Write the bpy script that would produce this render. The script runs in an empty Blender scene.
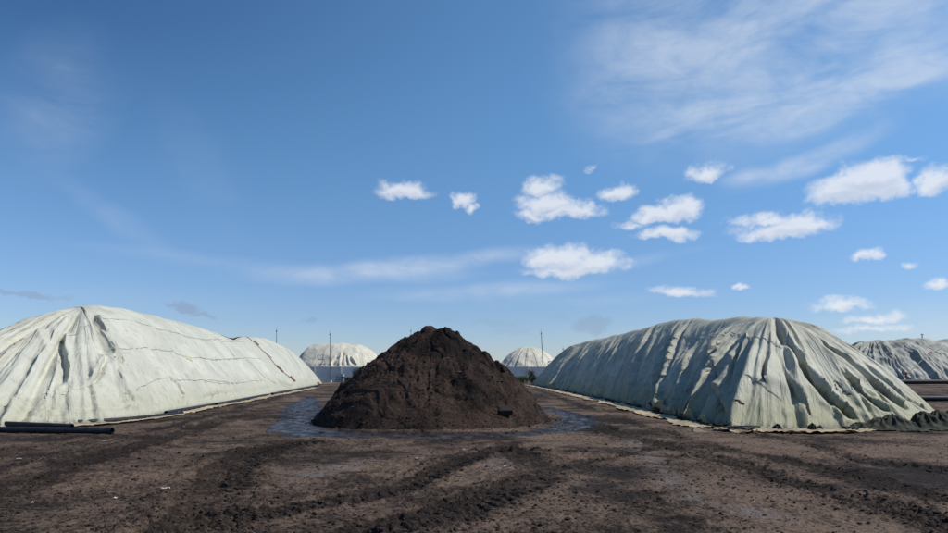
import bpy, math, random
import numpy as np
random.seed(7); rng = np.random.default_rng(11)
S = bpy.context.scene
COL = S.collection
F, CX, HY, CH = 632.0, 474.0, 371.0, 1.7      # focal length (px of the 948 px photo), centre, horizon row, eye height

def gp(px, py):                                # ground point under a photo position
    D = F*CH/(py-HY); return ((px-CX)/F*D, D)
def wp(px, py, D):
    return ((px-CX)/F*D, D, CH-(py-HY)/F*D)

# ---------------------------------------------------------------- noise
_perm = rng.permutation(256).astype(np.int32); _perm = np.concatenate([_perm]*3)
_g = rng.normal(size=(256, 3)).astype(np.float32); _g /= np.linalg.norm(_g, axis=1)[:, None]
def perlin(x, y, z=0.0):
    x = np.asarray(x, np.float32); y = np.asarray(y, np.float32); z = np.asarray(z, np.float32)
    x, y, z = np.broadcast_arrays(x, y, z)
    xi = np.floor(x); yi = np.floor(y); zi = np.floor(z)
    xf = x-xi; yf = y-yi; zf = z-zi
    X = xi.astype(np.int32) & 255; Y = yi.astype(np.int32) & 255; Z = zi.astype(np.int32) & 255
    fade = lambda t: t*t*t*(t*(t*6-15)+10)
    u, v, w = fade(xf), fade(yf), fade(zf)
    def gr(a, b, c):
        h = _perm[_perm[_perm[(X+a) & 255]+((Y+b) & 255)]+((Z+c) & 255)]
        g = _g[h]
        return g[..., 0]*(xf-a)+g[..., 1]*(yf-b)+g[..., 2]*(zf-c)
    def lx(b, c):
        a0 = gr(0, b, c); return a0+u*(gr(1, b, c)-a0)
    def ly(c):
        a0 = lx(0, c); return a0+v*(lx(1, c)-a0)
    a0 = ly(0); return (a0+w*(ly(1)-a0))*1.5
def fbm(x, y, z=0.0, octv=4, gain=.5):
    s = 0; a = 1.0
    for k in range(octv):
        s = s+a*perlin(np.asarray(x)*2**k+17.3*k, np.asarray(y)*2**k-9.1*k, np.asarray(z)*2**k+3.7*k); a *= gain
    return s
def smooth(a, b, x):
    t = np.clip((x-a)/(b-a), 0, 1); return t*t*(3-2*t)

# ---------------------------------------------------------------- objects
def tag(o, label=None, cat=None, group=None, kind=None):
    if label: o['label'] = label
    if cat: o['category'] = cat
    if group: o['group'] = group
    if kind: o['kind'] = kind
    return o
def mesh_obj(name, V, Fc, mat=None, parent=None, smooth_sh=True, attrs=None, loc=None):
    me = bpy.data.meshes.new(name)
    V = np.asarray(V, np.float32)
    if isinstance(Fc, np.ndarray):
        nf, k = Fc.shape
        me.vertices.add(len(V)); me.vertices.foreach_set('co', V.ravel())
        me.loops.add(nf*k); me.loops.foreach_set('vertex_index', Fc.astype(np.int32).ravel())
        me.polygons.add(nf)
        me.polygons.foreach_set('loop_start', (np.arange(nf)*k).astype(np.int32))
        me.polygons.foreach_set('loop_total', np.full(nf, k, np.int32))
        me.update(calc_edges=True); me.validate()
    else:
        me.from_pydata([tuple(map(float, v)) for v in V], [], Fc); me.update()
    me.polygons.foreach_set('use_smooth', np.full(len(me.polygons), smooth_sh, bool))
    if attrs:
        for n, a in attrs.items():
            at = me.attributes.new(n, 'FLOAT', 'POINT'); at.data.foreach_set('value', np.asarray(a, np.float32).ravel())
    if mat: me.materials.append(mat)
    o = bpy.data.objects.new(name, me); COL.objects.link(o)
    if parent: o.parent = parent; o.matrix_parent_inverse.identity()
    if parent and parent.type == 'EMPTY':
        # world coordinates are given: move into the parent's frame
        co = np.empty(len(me.vertices)*3, np.float32); me.vertices.foreach_get('co', co)
        co = co.reshape(-1, 3)-np.array(parent['_o'], np.float32); me.vertices.foreach_set('co', co.ravel()); me.update()
    elif loc is not None:
        co = np.empty(len(me.vertices)*3, np.float32); me.vertices.foreach_get('co', co)
        co = co.reshape(-1, 3)-np.array(loc, np.float32); me.vertices.foreach_set('co', co.ravel()); me.update()
        o.location = loc
    return o
def empty(name, loc):
    o = bpy.data.objects.new(name, None); COL.objects.link(o); o.location = loc; o['_o'] = list(map(float, loc)); o.empty_display_size = .3
    return o
def grid_faces(nu, nv, closed=False):
    n = nu if closed else nu-1
    i = np.arange(n)[:, None]; j = np.arange(nv-1)[None, :]
    i2 = (i+1) % nu
    return np.stack([i*nv+j, i2*nv+j, i2*nv+j+1, i*nv+j+1], -1).reshape(-1, 4)
def tube_geo(P, r, n=8, caps=True):
    P = np.asarray(P, float); m = len(P)
    r = np.broadcast_to(np.asarray(r, float), (m,))
    T = np.gradient(P, axis=0); T /= np.linalg.norm(T, axis=1)[:, None]+1e-9
    up = np.array([0, 0, 1.]) if abs(T[0, 2]) < .9 else np.array([1., 0, 0])
    A = np.cross(T, up); A /= np.linalg.norm(A, axis=1)[:, None]+1e-9
    B = np.cross(T, A)
    th = np.linspace(0, 2*np.pi, n, endpoint=False)
    V = (P[:, None]+r[:, None, None]*(np.cos(th)[None, :, None]*A[:, None]+np.sin(th)[None, :, None]*B[:, None])).reshape(-1, 3)
    Fs = []
    for i in range(m-1):
        for k in range(n):
            k2 = (k+1) % n; Fs.append((i*n+k, i*n+k2, (i+1)*n+k2, (i+1)*n+k))
    if caps: Fs.append(tuple(range(n))[::-1]); Fs.append(tuple((m-1)*n+k for k in range(n)))
    return V, Fs
class MB:
    def __init__(s): s.V = []; s.F = []; s.n = 0
    def add(s, V, Fs):
        s.V.append(np.asarray(V, float)); s.F += [tuple(int(i)+s.n for i in f) for f in Fs]; s.n += len(V)
    def tube(s, P, r, n=8, caps=True): s.add(*tube_geo(P, r, n, caps))
    def box(s, c, d, rz=0, rx=0, bev=0.0):
        x, y, z = np.array(d)/2.0
        V = np.array([(sx*x, sy*y, sz*z) for sx in (-1, 1) for sy in (-1, 1) for sz in (-1, 1)])
        Rz = np.array([[math.cos(rz), -math.sin(rz), 0], [math.sin(rz), math.cos(rz), 0], [0, 0, 1]])
        Rx = np.array([[1, 0, 0], [0, math.cos(rx), -math.sin(rx)], [0, math.sin(rx), math.cos(rx)]])
        V = V@Rx.T@Rz.T+np.array(c)
        s.add(V, [(0, 1, 3, 2), (4, 6, 7, 5), (0, 4, 5, 1), (2, 3, 7, 6), (0, 2, 6, 4), (1, 5, 7, 3)])
    def build(s, name, mat, parent=None, sm=True, loc=None):
        return mesh_obj(name, np.vstack(s.V), s.F, mat, parent, sm, loc=loc)
def cat(P, n, closed=False):                    # Catmull-Rom through rows of P
    P = np.asarray(P, float); m = len(P)
    seg = m if closed else m-1
    t = np.linspace(0, seg, n, endpoint=not closed); i = np.minimum(t.astype(int), seg-1); f = (t-i)[:, None]
    def g(k): return P[k % m] if closed else P[np.clip(k, 0, m-1)]
    a, b, c, d = g(i-1), g(i), g(i+1), g(i+2)
    return .5*((2*b)+(c-a)*f+(2*a-5*b+4*c-d)*f*f+(3*b-a-3*c+d)*f**3)

# ---------------------------------------------------------------- materials
class NT:
    def __init__(s, tree): s.t = tree; s.n = tree.nodes; s.l = tree.links
    def new(s, kind, **kw):
        nd = s.n.new(kind)
        for k, v in kw.items():
            if k.startswith('_'): setattr(nd, k[1:], v)
        return nd
    def set(s, sock, v):
        if isinstance(v, (int, float)): sock.default_value = v
        elif isinstance(v, (tuple, list)): sock.default_value = tuple(v) if len(v) != 3 or sock.type != 'RGBA' else (*v, 1)
        else: s.l.new(v, sock)
    def m(s, op, a, b=0.0, c=0.0, clamp=False):
        nd = s.n.new('ShaderNodeMath'); nd.operation = op; nd.use_clamp = clamp
        s.set(nd.inputs[0], a); s.set(nd.inputs[1], b)
        if len(nd.inputs) > 2: s.set(nd.inputs[2], c)
        return nd.outputs[0]
    def rng(s, v, a, b, c=0.0, d=1.0, sm=True):
        nd = s.n.new('ShaderNodeMapRange'); nd.interpolation_type = 'SMOOTHSTEP' if sm else 'LINEAR'
        for k, q in enumerate((v, a, b, c, d)): s.set(nd.inputs[k], q)
        return nd.outputs[0]
    def mix(s, f, a, b, mode='MIX'):
        nd = s.n.new('ShaderNodeMix'); nd.data_type = 'RGBA'; nd.blend_type = mode
        s.set(nd.inputs[0], f); s.set(nd.inputs[6], a); s.set(nd.inputs[7], b); return nd.outputs[2]
    def noise(s, vec, scale, detail=4, rough=.55, dist=0.0, out=0):
        nd = s.n.new('ShaderNodeTexNoise'); s.set(nd.inputs['Vector'], vec)
        nd.inputs['Scale'].default_value = scale; nd.inputs['Detail'].default_value = detail
        nd.inputs['Roughness'].default_value = rough; nd.inputs['Distortion'].default_value = dist
        return nd.outputs[out]
    def mapping(s, vec, scale=(1, 1, 1), rot=(0, 0, 0), loc=(0, 0, 0)):
        nd = s.n.new('ShaderNodeMapping'); s.set(nd.inputs[0], vec)
        nd.inputs['Scale'].default_value = scale; nd.inputs['Rotation'].default_value = rot; nd.inputs['Location'].default_value = loc
        return nd.outputs[0]
    def attr(s, name):
        nd = s.n.new('ShaderNodeAttribute'); nd.attribute_name = name; return nd.outputs['Fac']
def material(name):
    m = bpy.data.materials.new(name); m.use_nodes = True
    t = NT(m.node_tree); b = m.node_tree.nodes['Principled BSDF']
    geo = t.new('ShaderNodeNewGeometry'); pos = geo.outputs['Position']
    return m, t, b, pos
def bump(t, b, h, strength=.5, dist=.02, prev=None):
    nd = t.n.new('ShaderNodeBump'); nd.inputs['Strength'].default_value = strength; nd.inputs['Distance'].default_value = dist
    t.set(nd.inputs['Height'], h)
    if prev is not None: t.l.new(prev, nd.inputs['Normal'])
    if b: t.l.new(nd.outputs[0], b.inputs['Normal'])
    return nd.outputs[0]
def simple(name, c, rough=.6, spec=.4, var=.25, scale=6, metal=0, bscale=None, bd=.01):
    m, t, b, pos = material(name)
    n = t.noise(pos, scale, 5, .6)
    dark = tuple(x*(1-var) for x in c); lite = tuple(min(1, x*(1+var)) for x in c)
    t.set(b.inputs['Base Color'], t.mix(t.rng(n, .3, .7), dark, lite))
    b.inputs['Roughness'].default_value = rough; b.inputs['Specular IOR Level'].default_value = spec; b.inputs['Metallic'].default_value = metal
    if bscale: bump(t, b, t.noise(pos, bscale, 4), .6, bd)
    return m

def soil_mat(name, dry, wet, pile=False):
    m, t, b, pos = material(name)
    big = t.noise(pos, .35, 5, .6); mid = t.noise(pos, 2.2, 6, .65); fine = t.noise(pos, 14, 6, .7); vf = t.noise(pos, 55, 4, .7)
    tr = t.attr('track') if not pile else 0.0
    k = t.m('ADD', t.m('MULTIPLY', big, 1.7), t.m('MULTIPLY', mid, .8))
    k = t.m('ADD', k, t.m('MULTIPLY', fine, .6))
    k = t.rng(k, 1.30, 1.72)
    k = t.m('MULTIPLY', k, t.m('SUBTRACT', 1.0, t.m('MULTIPLY', tr, .92)), clamp=True)
    c = t.mix(k, wet, dry)
    # pale fibres, chips and dust
    sp = t.rng(t.noise(pos, 38, 3, .7), .64, .74)
    c = t.mix(t.m('MULTIPLY', sp, .35), c, (.17, .135, .11))
    c = t.mix(t.rng(fine, .50, .34, 0, .75), c, tuple(x*.5 for x in wet))
    c = t.mix(t.rng(t.noise(pos, 30, 4, .7), .50, .38, 0, .4), c, tuple(x*.7 for x in wet))
    if not pile:
        dm = t.attr('damp')
        c = t.mix(t.m('MULTIPLY', dm, .8), c, (.018, .016, .017))
        dust = t.attr('dust')
        c = t.mix(t.m('MULTIPLY', dust, t.rng(mid, .4, .6, .1, .8)), c, (.15, .135, .13))
        t.set(b.inputs['Roughness'], t.rng(dm, 0, 1, .92, .42))
    else:
        b.inputs['Roughness'].default_value = .9
    t.set(b.inputs['Base Color'], c)
    b.inputs['Specular IOR Level'].default_value = .12
    n1 = bump(t, None, mid, .6, .07)
    n2 = bump(t, None, fine, .8, .03, n1)
    bump(t, b, vf, .7, .008, n2)
    return m

def tarp_mat(name, base, dirt, shade=.22, foot=True):
    m, t, b, pos = material(name)
    big = t.noise(pos, .5, 5, .6, .6); mid = t.noise(pos, 2.5, 5, .65); fine = t.noise(pos, 18, 4, .6)
    c = t.mix(t.rng(big, .3, .75), tuple(x*(1-shade) for x in base), base)
    c = t.mix(t.rng(mid, .52, .78, 0, .35), c, tuple(x*.72 for x in base))
    c = t.mix(t.rng(t.noise(pos, .9, 6, .7, 1.2), .56, .68, 0, .4), c, dirt)
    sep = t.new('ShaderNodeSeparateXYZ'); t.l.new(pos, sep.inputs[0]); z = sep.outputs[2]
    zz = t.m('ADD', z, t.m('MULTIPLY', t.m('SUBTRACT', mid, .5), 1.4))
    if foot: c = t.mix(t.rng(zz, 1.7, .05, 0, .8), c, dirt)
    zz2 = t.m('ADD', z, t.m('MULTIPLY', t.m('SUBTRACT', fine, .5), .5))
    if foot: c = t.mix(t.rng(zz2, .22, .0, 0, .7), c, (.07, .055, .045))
    # streaks of washed-down dirt
    st = t.noise(t.mapping(pos, (3.5, 3.5, .35)), 1.0, 4, .6)
    c = t.mix(t.rng(st, .52, .74, 0, .5), c, tuple(x*.6 for x in dirt))
    sp = t.rng(t.noise(pos, 9, 2, .5), .70, .76, 0, .55)
    c = t.mix(sp, c, (.16, .14, .11))
    if foot: c = t.mix(t.rng(t.noise(t.mapping(pos, (1.2, 1.2, .5)), .8, 6, .75, .5), .62, .76, 0, .28), c, (.20, .19, .13))
    t.set(b.inputs['Base Color'], c)
    b.inputs['Roughness'].default_value = .62; b.inputs['Specular IOR Level'].default_value = .3
    cb = t.new('ShaderNodeCombineXYZ'); t.l.new(t.attr('along'), cb.inputs[0]); t.l.new(t.attr('down'), cb.inputs[1]); uv = cb.outputs[0]
    r1 = t.m('ABSOLUTE', t.m('SUBTRACT', t.noise(t.mapping(uv, (2.4, .5, 1)), 1.0, 3, .5, .6), .5))
    r2 = t.m('ABSOLUTE', t.m('SUBTRACT', t.noise(t.mapping(uv, (7, 2.2, 1), (0, 0, .25)), 1.0, 3, .5, .8), .5))
    n1 = bump(t, None, t.m('SUBTRACT', 1.0, t.m('MINIMUM', t.m('MULTIPLY', r1, 7), 1.0)), .32, .06)
    n2 = bump(t, None, t.m('SUBTRACT', 1.0, t.m('MINIMUM', t.m('MULTIPLY', r2, 7), 1.0)), .26, .022, n1)
    bump(t, b, fine, .3, .006, n2)
    return m

M_ground = soil_mat('soil', (.162, .113, .082), (.022, .0165, .014))
M_pile = soil_mat('compost', (.056, .036, .027), (.011, .008, .007), pile=True)
M_clod = simple('clod_soil', (.042, .031, .025), .95, .15, .6, 9, bscale=30)
M_tarpL = tarp_mat('pale_tarp', (.55, .545, .455), (.40, .39, .29))
M_tarpR = tarp_mat('sage_tarp', (.53, .52, .415), (.27, .26, .14), .30)
M_tarpF = tarp_mat('grey_tarp', (.40, .405, .35), (.16, .16, .13), .4)
M_tarpD = tarp_mat('far_tarp', (.66, .62, .50), (.45, .44, .36))
M_cream = tarp_mat('cream_canvas', (.52, .42, .26), (.30, .20, .11), .45, False)
M_black = simple('black_plastic', (.016, .018, .023), .6, .3, .5, 5)
M_mud = simple('dried_mud', (.06, .05, .045), .95, .1, .5, 12)
M_seam = simple('seam_thread', (.36, .35, .30), .8, .2, .3)
M_wall = simple('wall_concrete', (.62, .60, .56), .8, .2, .12, .8, bscale=20)
M_metal = simple('galvanised_steel', (.16, .16, .16), .45, .5, .2, 4, .6)
M_rust = simple('rusty_red', (.30, .07, .04), .7, .3, .4, 8)
M_wood = simple('weathered_wood', (.36, .27, .17), .85, .2, .35, 10, bscale=40)
M_white = simple('white_plastic', (.75, .75, .72), .5, .4, .1, 20)
M_blue = simple('blue_plastic', (.06, .14, .30), .5, .4, .2, 5)
M_hollow_shade_and_cloth = simple('hollow_shade_and_dark_cloth', (.024, .028, .018), .75, .2, .6, 5, bscale=14, bd=.03)  # dark cloth, and the shade painted into hollows under the right tarp edge
M_leaf = simple('leaf', (.055, .085, .025), .6, .3, .5, 3)
M_leafd = simple('dark_leaf', (.022, .036, .016), .6, .3, .5, 3)
M_bark = simple('bark', (.07, .055, .04), .9, .1, .3, 8)
M_stain = simple('stain', (.20, .215, .20), .7, .2, .4, 9)
def water_mat():
    m, t, b, pos = material('puddle_water')
    t.set(b.inputs['Base Color'], t.mix(t.rng(t.noise(pos, 1.6, 5, .65), .4, .62), (.026, .026, .029), (.060, .057, .058)))
    n = t.noise(t.mapping(pos, (1, .8, 1)), 3, 6, .65)
    t.set(b.inputs['Roughness'], t.rng(n, .38, .62, .28, .7))
    b.inputs['Specular IOR Level'].default_value = .13
    n1 = bump(t, None, t.noise(pos, 7, 5, .7), .6, .02)
    bump(t, b, t.noise(pos, 40, 3, .6), .7, .01, n1)
    return m
M_water = water_mat()

# ---------------------------------------------------------------- ground
rows = [-60, -40, -25, -14, -8, -4, -1, 1, 2.5, 3.5]
y = 4.2
while y < 3500:
    rows.append(y); y += min(max(y*y/4800, .013), 1e9) if y < 110 else y*.12
rows = np.array(rows)
uc = np.linspace(-.84, .84, 1050)
uo = .84*np.geomspace(1.01, 60, 34)
us = np.concatenate([-uo[::-1], uc, uo])
sc = np.maximum(rows, 5.0)
GX = (sc[:, None]*us[None, :]); GY = np.repeat(rows[:, None], len(us), 1)

TRACKS = [  # (photo path on the ground, half width, depth, tread)
 ([(-60, 506), (0, 491), (44, 472), (84, 461), (135, 447), (186, 430), (236, 417), (287, 412)], .34, .05, .4),
 ([(150, 560), (189, 531), (202, 511), (219, 484), (236, 464), (270, 450), (304, 444), (367, 443)], .36, .06, 1),
 ([(100, 552), (219, 525), (320, 504), (401, 488), (452, 467), (509, 444)], .22, .045, .5),
 ([(590, 424), (628, 437), (712, 457), (763, 472), (830, 491), (898, 508), (960, 529)], .33, .055, .6),
 ([(374, 452), (470, 451), (560, 452), (620, 454), (700, 456)], .12, .04, 0),
 ([(320, 548), (367, 531), (435, 515), (490, 498), (536, 474), (510, 450)], .30, .035, .4),
 ([(700, 428), (790, 440), (864, 461), (960, 474)], .22, .035, .3),
 ([(0, 470), (90, 440), (180, 424), (250, 405), (300, 392)], .22, .03, .3),
 ([(590, 410), (560, 398), (535, 389)], .35, .03, .3),
 ([(950, 500), (860, 478), (740, 452), (660, 432), (610, 416)], .25, .03, .5),
 ([(660, 447), (560, 470), (500, 486), (400, 520), (340, 548)], .15, .02, .3),
]
def seg_dist(X, Y, P):
    best = np.full(X.shape, 1e9, np.float32); sd = np.zeros_like(best); ss = np.zeros_like(best); acc = 0
    for a, b in zip(P[:-1], P[1:]):
        d = b-a; L = np.linalg.norm(d); d = d/L
        rx, ry = X-a[0], Y-a[1]
        s = np.clip(rx*d[0]+ry*d[1], 0, L)
        qx, qy = rx-s*d[0], ry-s*d[1]
        q = np.sqrt(qx*qx+qy*qy)
        w = q < best
        best[w] = q[w]; sd[w] = (rx*d[1]-ry*d[0])[w]; ss[w] = (acc+s)[w]; acc += L
    return best, sd, ss
PUD = [(-10.4, 40, .4), (-8.8, 33, .65), (-7.0, 26, .8), (-5.6, 21.3, .8), (-4.6, 18.0, .85), (-3.3, 17.0, .85), (-1.4, 16.75, .85), (.5, 16.9, .8),
       (1.9, 17.7, .5), (2.8, 19.0, .6), (3.5, 21.5, .65), (3.6, 25, .5), (3.2, 29, .4)]
def puddle_mask(X, Y):
    P = cat(PUD, 60); m = np.full(X.shape, -9., np.float32)
    for a, b in zip(P[:-1], P[1:]):
        d = b[:2]-a[:2]; L2 = (d**2).sum()
        s = np.clip(((X-a[0])*d[0]+(Y-a[1])*d[1])/L2, 0, 1)
        q = np.hypot(X-a[0]-s*d[0], Y-a[1]-s*d[1])
        m = np.maximum(m, 1-q/(a[2]+s*(b[2]-a[2])))
    return m
def ground_fields(X, Y):
    X = X.astype(np.float32); Y = Y.astype(np.float32)
    near = 1-smooth(60, 120, np.hypot(X, Y))
    D = np.hypot(X, Y)
    z = .07*fbm(X*.13, Y*.13, 1.0, 3)+.035*fbm(X*.7, Y*.7, 5.0, 3)
    wx = X+.25*perlin(X*.8, Y*.8, 3.1); wy = Y+.25*perlin(X*.8, Y*.8, 8.1)
    fine = .024*fbm(wx*3.6, wy*3.6, 2.0, 4, .62)
    fr = (.016*(1-np.abs(fbm(X*10, Y*10, 4.0, 3, .6))*1.3)+.022*smooth(.32, .6, perlin(wx*8, wy*8, 6.6)))*(D < 45)
    rough = np.clip(.6+.9*perlin(X*.45, Y*.45, 12.0), .15, 1.5)
    z = z+(fine+fr)*rough
    track = np.zeros_like(z)
    near_sel = (D < 75)
    xs, ys = X[near_sel], Y[near_sel]; zt = np.zeros_like(xs); tk = np.zeros_like(xs)
    wob = .10*perlin(xs*.9, ys*.9, 20)+.05*perlin(xs*3.5, ys*3.5, 21)
    wear = np.clip(1.0+.8*fbm(xs*.5, ys*.5, 30, 3), .25, 1.3)
    cl = fbm(xs*5.5, ys*5.5, 9, 3, .65)
    for path, hw, dep, tread in TRACKS:
        P = cat([gp(*p) for p in path], 40); hw = hw*(1.35 if path[0][0] < 330 else .85)
        d, sd, s = seg_dist(xs, ys, P); d = d+wob
        ins = 1-smooth(hw*.75, hw*1.15, d)
        berm = np.exp(-((d-hw*1.3)/(hw*.3))**2)
        lug = np.sin(2*np.pi*(s+.55*np.abs(sd))/.21)
        lug = smooth(-.25, .5, lug)
        zt += wear*(-dep*.75*ins+dep*.45*berm*(1+.9*cl)+tread*.06*ins*lug*np.clip(wear, 0, 1))+.020*cl*np.maximum(ins, berm)*np.clip(wear, 0, 1)
        tk = np.maximum(tk, np.clip((ins*1.1+.45*berm)*wear*(.85+.5*cl), 0, 1))
    dk = np.clip(.9*fbm(xs*.22+3, ys*.22, 60, 4, .6)+.42*smooth(1, -5, xs)+.05, 0, .75)   # wetter, churned patches, mostly on the left
    tk = np.clip(np.maximum(tk, dk*(.7+.7*cl)), 0, 1)
    z[near_sel] += zt; track[near_sel] = tk
    pm = puddle_mask(X, Y)+.40*perlin(X*.9, Y*.9, 40)+.30*perlin(X*3, Y*3, 41)
    inn = smooth(-.12, .45, pm)
    z = z*(1-.75*inn)-.058*inn+.055*fbm(X*2.4, Y*2.4, 44, 4, .65)*inn
    damp = smooth(-.35, .15, pm)
    # pale dried silt
    dust = np.zeros_like(z)
    for path, w in [([(628, 437), (645, 452), (662, 468), (690, 498), (780, 516)], .35), ([(360, 462), (330, 470), (300, 480)], .5), ([(500, 470), (505, 462)], .4), ([(285, 392), (345, 425)], .25)]:
        P = cat([gp(*p) for p in path], 14); d, _, _ = seg_dist(X, Y, P)
        dust = np.maximum(dust, np.clip(1-d/(w*(1+.8*perlin(X*1.5, Y*1.5, 50))), 0, 1))
    dust *= (1-track*.8)*(1-damp)
    z = z*near-.01
    # a slight rise of loose earth towards the row on the far right
    z = z+.45*smooth(24, 33, X)*smooth(38, 46, Y)*(1-smooth(70, 95, Y))
    return z, track, damp, dust
gz, gt, gd, gu = ground_fields(GX, GY)
V = np.stack([GX, GY, gz], -1).reshape(-1, 3)
fc = grid_faces(len(rows), len(us))
ground = mesh_obj('ground', V, fc[:, ::-1], M_ground, attrs={'track': gt, 'damp': gd, 'dust': gu})
tag(ground, kind='structure')
def gz_at(x, y):
    r = ground_fields(np.array([[x]], float), np.array([[y]], float)); return float(r[0][0, 0])
def gz_many(P):
    P = np.asarray(P); return ground_fields(P[:, 0][None], P[:, 1][None])[0][0]

# water in the low ground
wx = np.arange(-14, 6, .1); wy = np.arange(14, 50, .15)
WX, WY = np.meshgrid(wx, wy, indexing='ij')
pm = puddle_mask(WX, WY)
nx, ny = WX.shape; fcs = grid_faces(nx, ny)
keep = (pm.ravel()[fcs] > -.5).all(1)
fcs = fcs[keep]; used = np.unique(fcs); rem = -np.ones(nx*ny, int); rem[used] = np.arange(len(used))
Vw = np.stack([WX, WY, np.full_like(WX, -.052)], -1).reshape(-1, 3)[used]
pud = mesh_obj('puddle', Vw, rem[fcs], M_water); tag(pud, kind='structure')

# ---------------------------------------------------------------- lumps
_ico = None
def lump_proto():
    bm = __import__('bmesh').new(); __import__('bmesh').ops.create_icosphere(bm, subdivisions=1, radius=1)
    V = np.array([v.co[:] for v in bm.verts]); Fc = np.array([[v.index for v in f.verts] for f in bm.faces]); bm.free(); return V, Fc
LV, LF = lump_proto()
def lumps(name, P, size, mat, parent=None, flat=.65, loc=None):
    P = np.asarray(P); n = len(P); k = len(LV)
    th = rng.uniform(0, 2*np.pi, n)
    scl = size[:, None]*rng.uniform(.6, 1.35, (n, 3))*np.array([1, 1, flat])
    jit = 1+rng.uniform(-.32, .32, (n, k))
    q = LV[None]*jit[..., None]*scl[:, None, :]
    c, s = np.cos(th)[:, None], np.sin(th)[:, None]
    q = np.stack([q[..., 0]*c-q[..., 1]*s, q[..., 0]*s+q[..., 1]*c, q[..., 2]], -1)
    q += P[:, None]
    Fc = (LF[None]+(np.arange(n)*k)[:, None, None]).reshape(-1, 3)
    return mesh_obj(name, q.reshape(-1, 3), Fc, mat, parent, False, loc=loc)

# clods on the ground, thicker along the ruts
n = 75000
yy = 5.5/(1-rng.uniform(0, 1, n)*.86); xx = yy*rng.uniform(-.82, .82, n)
_, tk, dm, _ = ground_fields(xx[None], yy[None])
pr = .10+.95*tk[0]; kp = rng.uniform(0, 1, n) < pr
xx, yy = xx[kp], yy[kp]
zz = gz_many(np.stack([xx, yy], 1))
sz = np.clip(.0095*np.exp(rng.normal(0, .55, len(xx))), .004, .034)
cl = lumps('soil_clods', np.stack([xx, yy, zz+sz*.2], 1), sz, M_clod); tag(cl, 'small dark clods of soil scattered over the churned ground', 'soil clods', kind='stuff')

# ---------------------------------------------------------------- the compost pile
PC = (-1.30, 22.2)
def pile_R(th):
    c, s = np.cos(th), np.sin(th)
    return 1/np.sqrt((c/np.where(c < 0, 4.25, 3.95))**2+(s/4.0)**2)
def pile_height(X, Y):
    dx, dy = X-PC[0], Y-PC[1]; r = np.hypot(dx, dy); th = np.arctan2(dy, dx)
    R = pile_R(th)*(1+.035*perlin(np.cos(th)*1.8+4, np.sin(th)*1.8, 2.2)+.02*perlin(np.cos(th)*7, np.sin(th)*7, 5))
    q = r/R
    z = 3.2*(1-np.power(np.clip(np.sqrt(q*q+.002), 0, 2), 1.22+.62*np.clip(q, 0, 1)))
    # two rounded crests
    for cx, cy, h, w in ((-1.62, 22.1, .17, .32), (-.83, 21.9, .24, .42), (-.35, 22.0, -.05, .5), (-2.2, 22.3, .05, .4)):
        z += h*np.exp(-(((X-cx)**2+(Y-cy)**2)/w**2)**1.3)
    amp = smooth(1.02, .75, q)*smooth(-.1, .3, q)*.7+.3*smooth(1.05, .9, q)
    # slumped runs of material down the sides (radial) and diagonal ledges
    thw = th+.25*perlin(X*.6, Y*.6, 3.3)
    z += amp*.11*perlin(thw*3.2, q*.9, 7.7)+amp*.06*(.5-np.abs(perlin(thw*8, q*1.6, 2.7))*1.6)*smooth(.2, .7, q)
    wx = X+.35*perlin(X*.9, Y*.9, 3); wz = z+.35*perlin(X*.9+9, Y*.9, 1.5)
    led = perlin(wx*.55+wz*.5, Y*.5, wz*1.5-X*.75+2)
    z += amp*.15*(smooth(-.15, .18, led)-.5)+amp*.08*(smooth(-.06, .1, perlin(wx*1.3, Y*1.1, wz*2.6+X*1.1))-.5)
    z += amp*.07*fbm(X*2.0, Y*2.0, z*2.0, 3, .5)
    patchy = np.clip(.5+1.3*perlin(X*.8, Y*.8, z*.8+5), .15, 1.2)
    z += amp*patchy*(.055*(.4-np.abs(fbm(X*4.5, Y*4.5, z*4.5, 3, .55)))+.018*fbm(X*14, Y*14, z*10, 2))
    return z, q
nr, na = 330, 900
qq = np.linspace(0, 1.08, nr)[None, :]; tt = np.linspace(0, 2*np.pi, na, endpoint=False)[:, None]
RR = pile_R(tt)*qq; PX = PC[0]+RR*np.cos(tt); PY = PC[1]+RR*np.sin(tt)
PZ, PQ = pile_height(PX, PY)
PZ = np.where(PQ > 1.0, np.minimum(PZ, -.03), PZ)
pile = empty('compost_pile', (PC[0], PC[1], 0)); tag(pile, 'tall cone of dark brown compost with two rounded lumps at its peak', 'compost pile')
ob = mesh_obj('heaped_compost', np.stack([PX, PY, PZ], -1).reshape(-1, 3), grid_faces(na, nr, True), M_pile, pile)
n = 11000
th = rng.uniform(0, 2*np.pi, n); q = np.where(rng.uniform(size=n) < .8, np.sqrt(rng.uniform(0, 1.05, n)), 1+rng.exponential(.11, n)); R = pile_R(th)
X = PC[0]+R*q*np.cos(th); Y = PC[1]+R*q*np.sin(th); Z, _ = pile_height(X, Y)
Zg = gz_many(np.stack([X, Y], 1)); Z = np.maximum(Z, Zg)
sz = np.clip(.013*np.exp(rng.normal(0, .55, n)), .006, .08)
o = lumps('crumbs', np.stack([X, Y, Z], 1), sz, M_pile, pile, .7); tag(o, kind='stuff')
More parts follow.
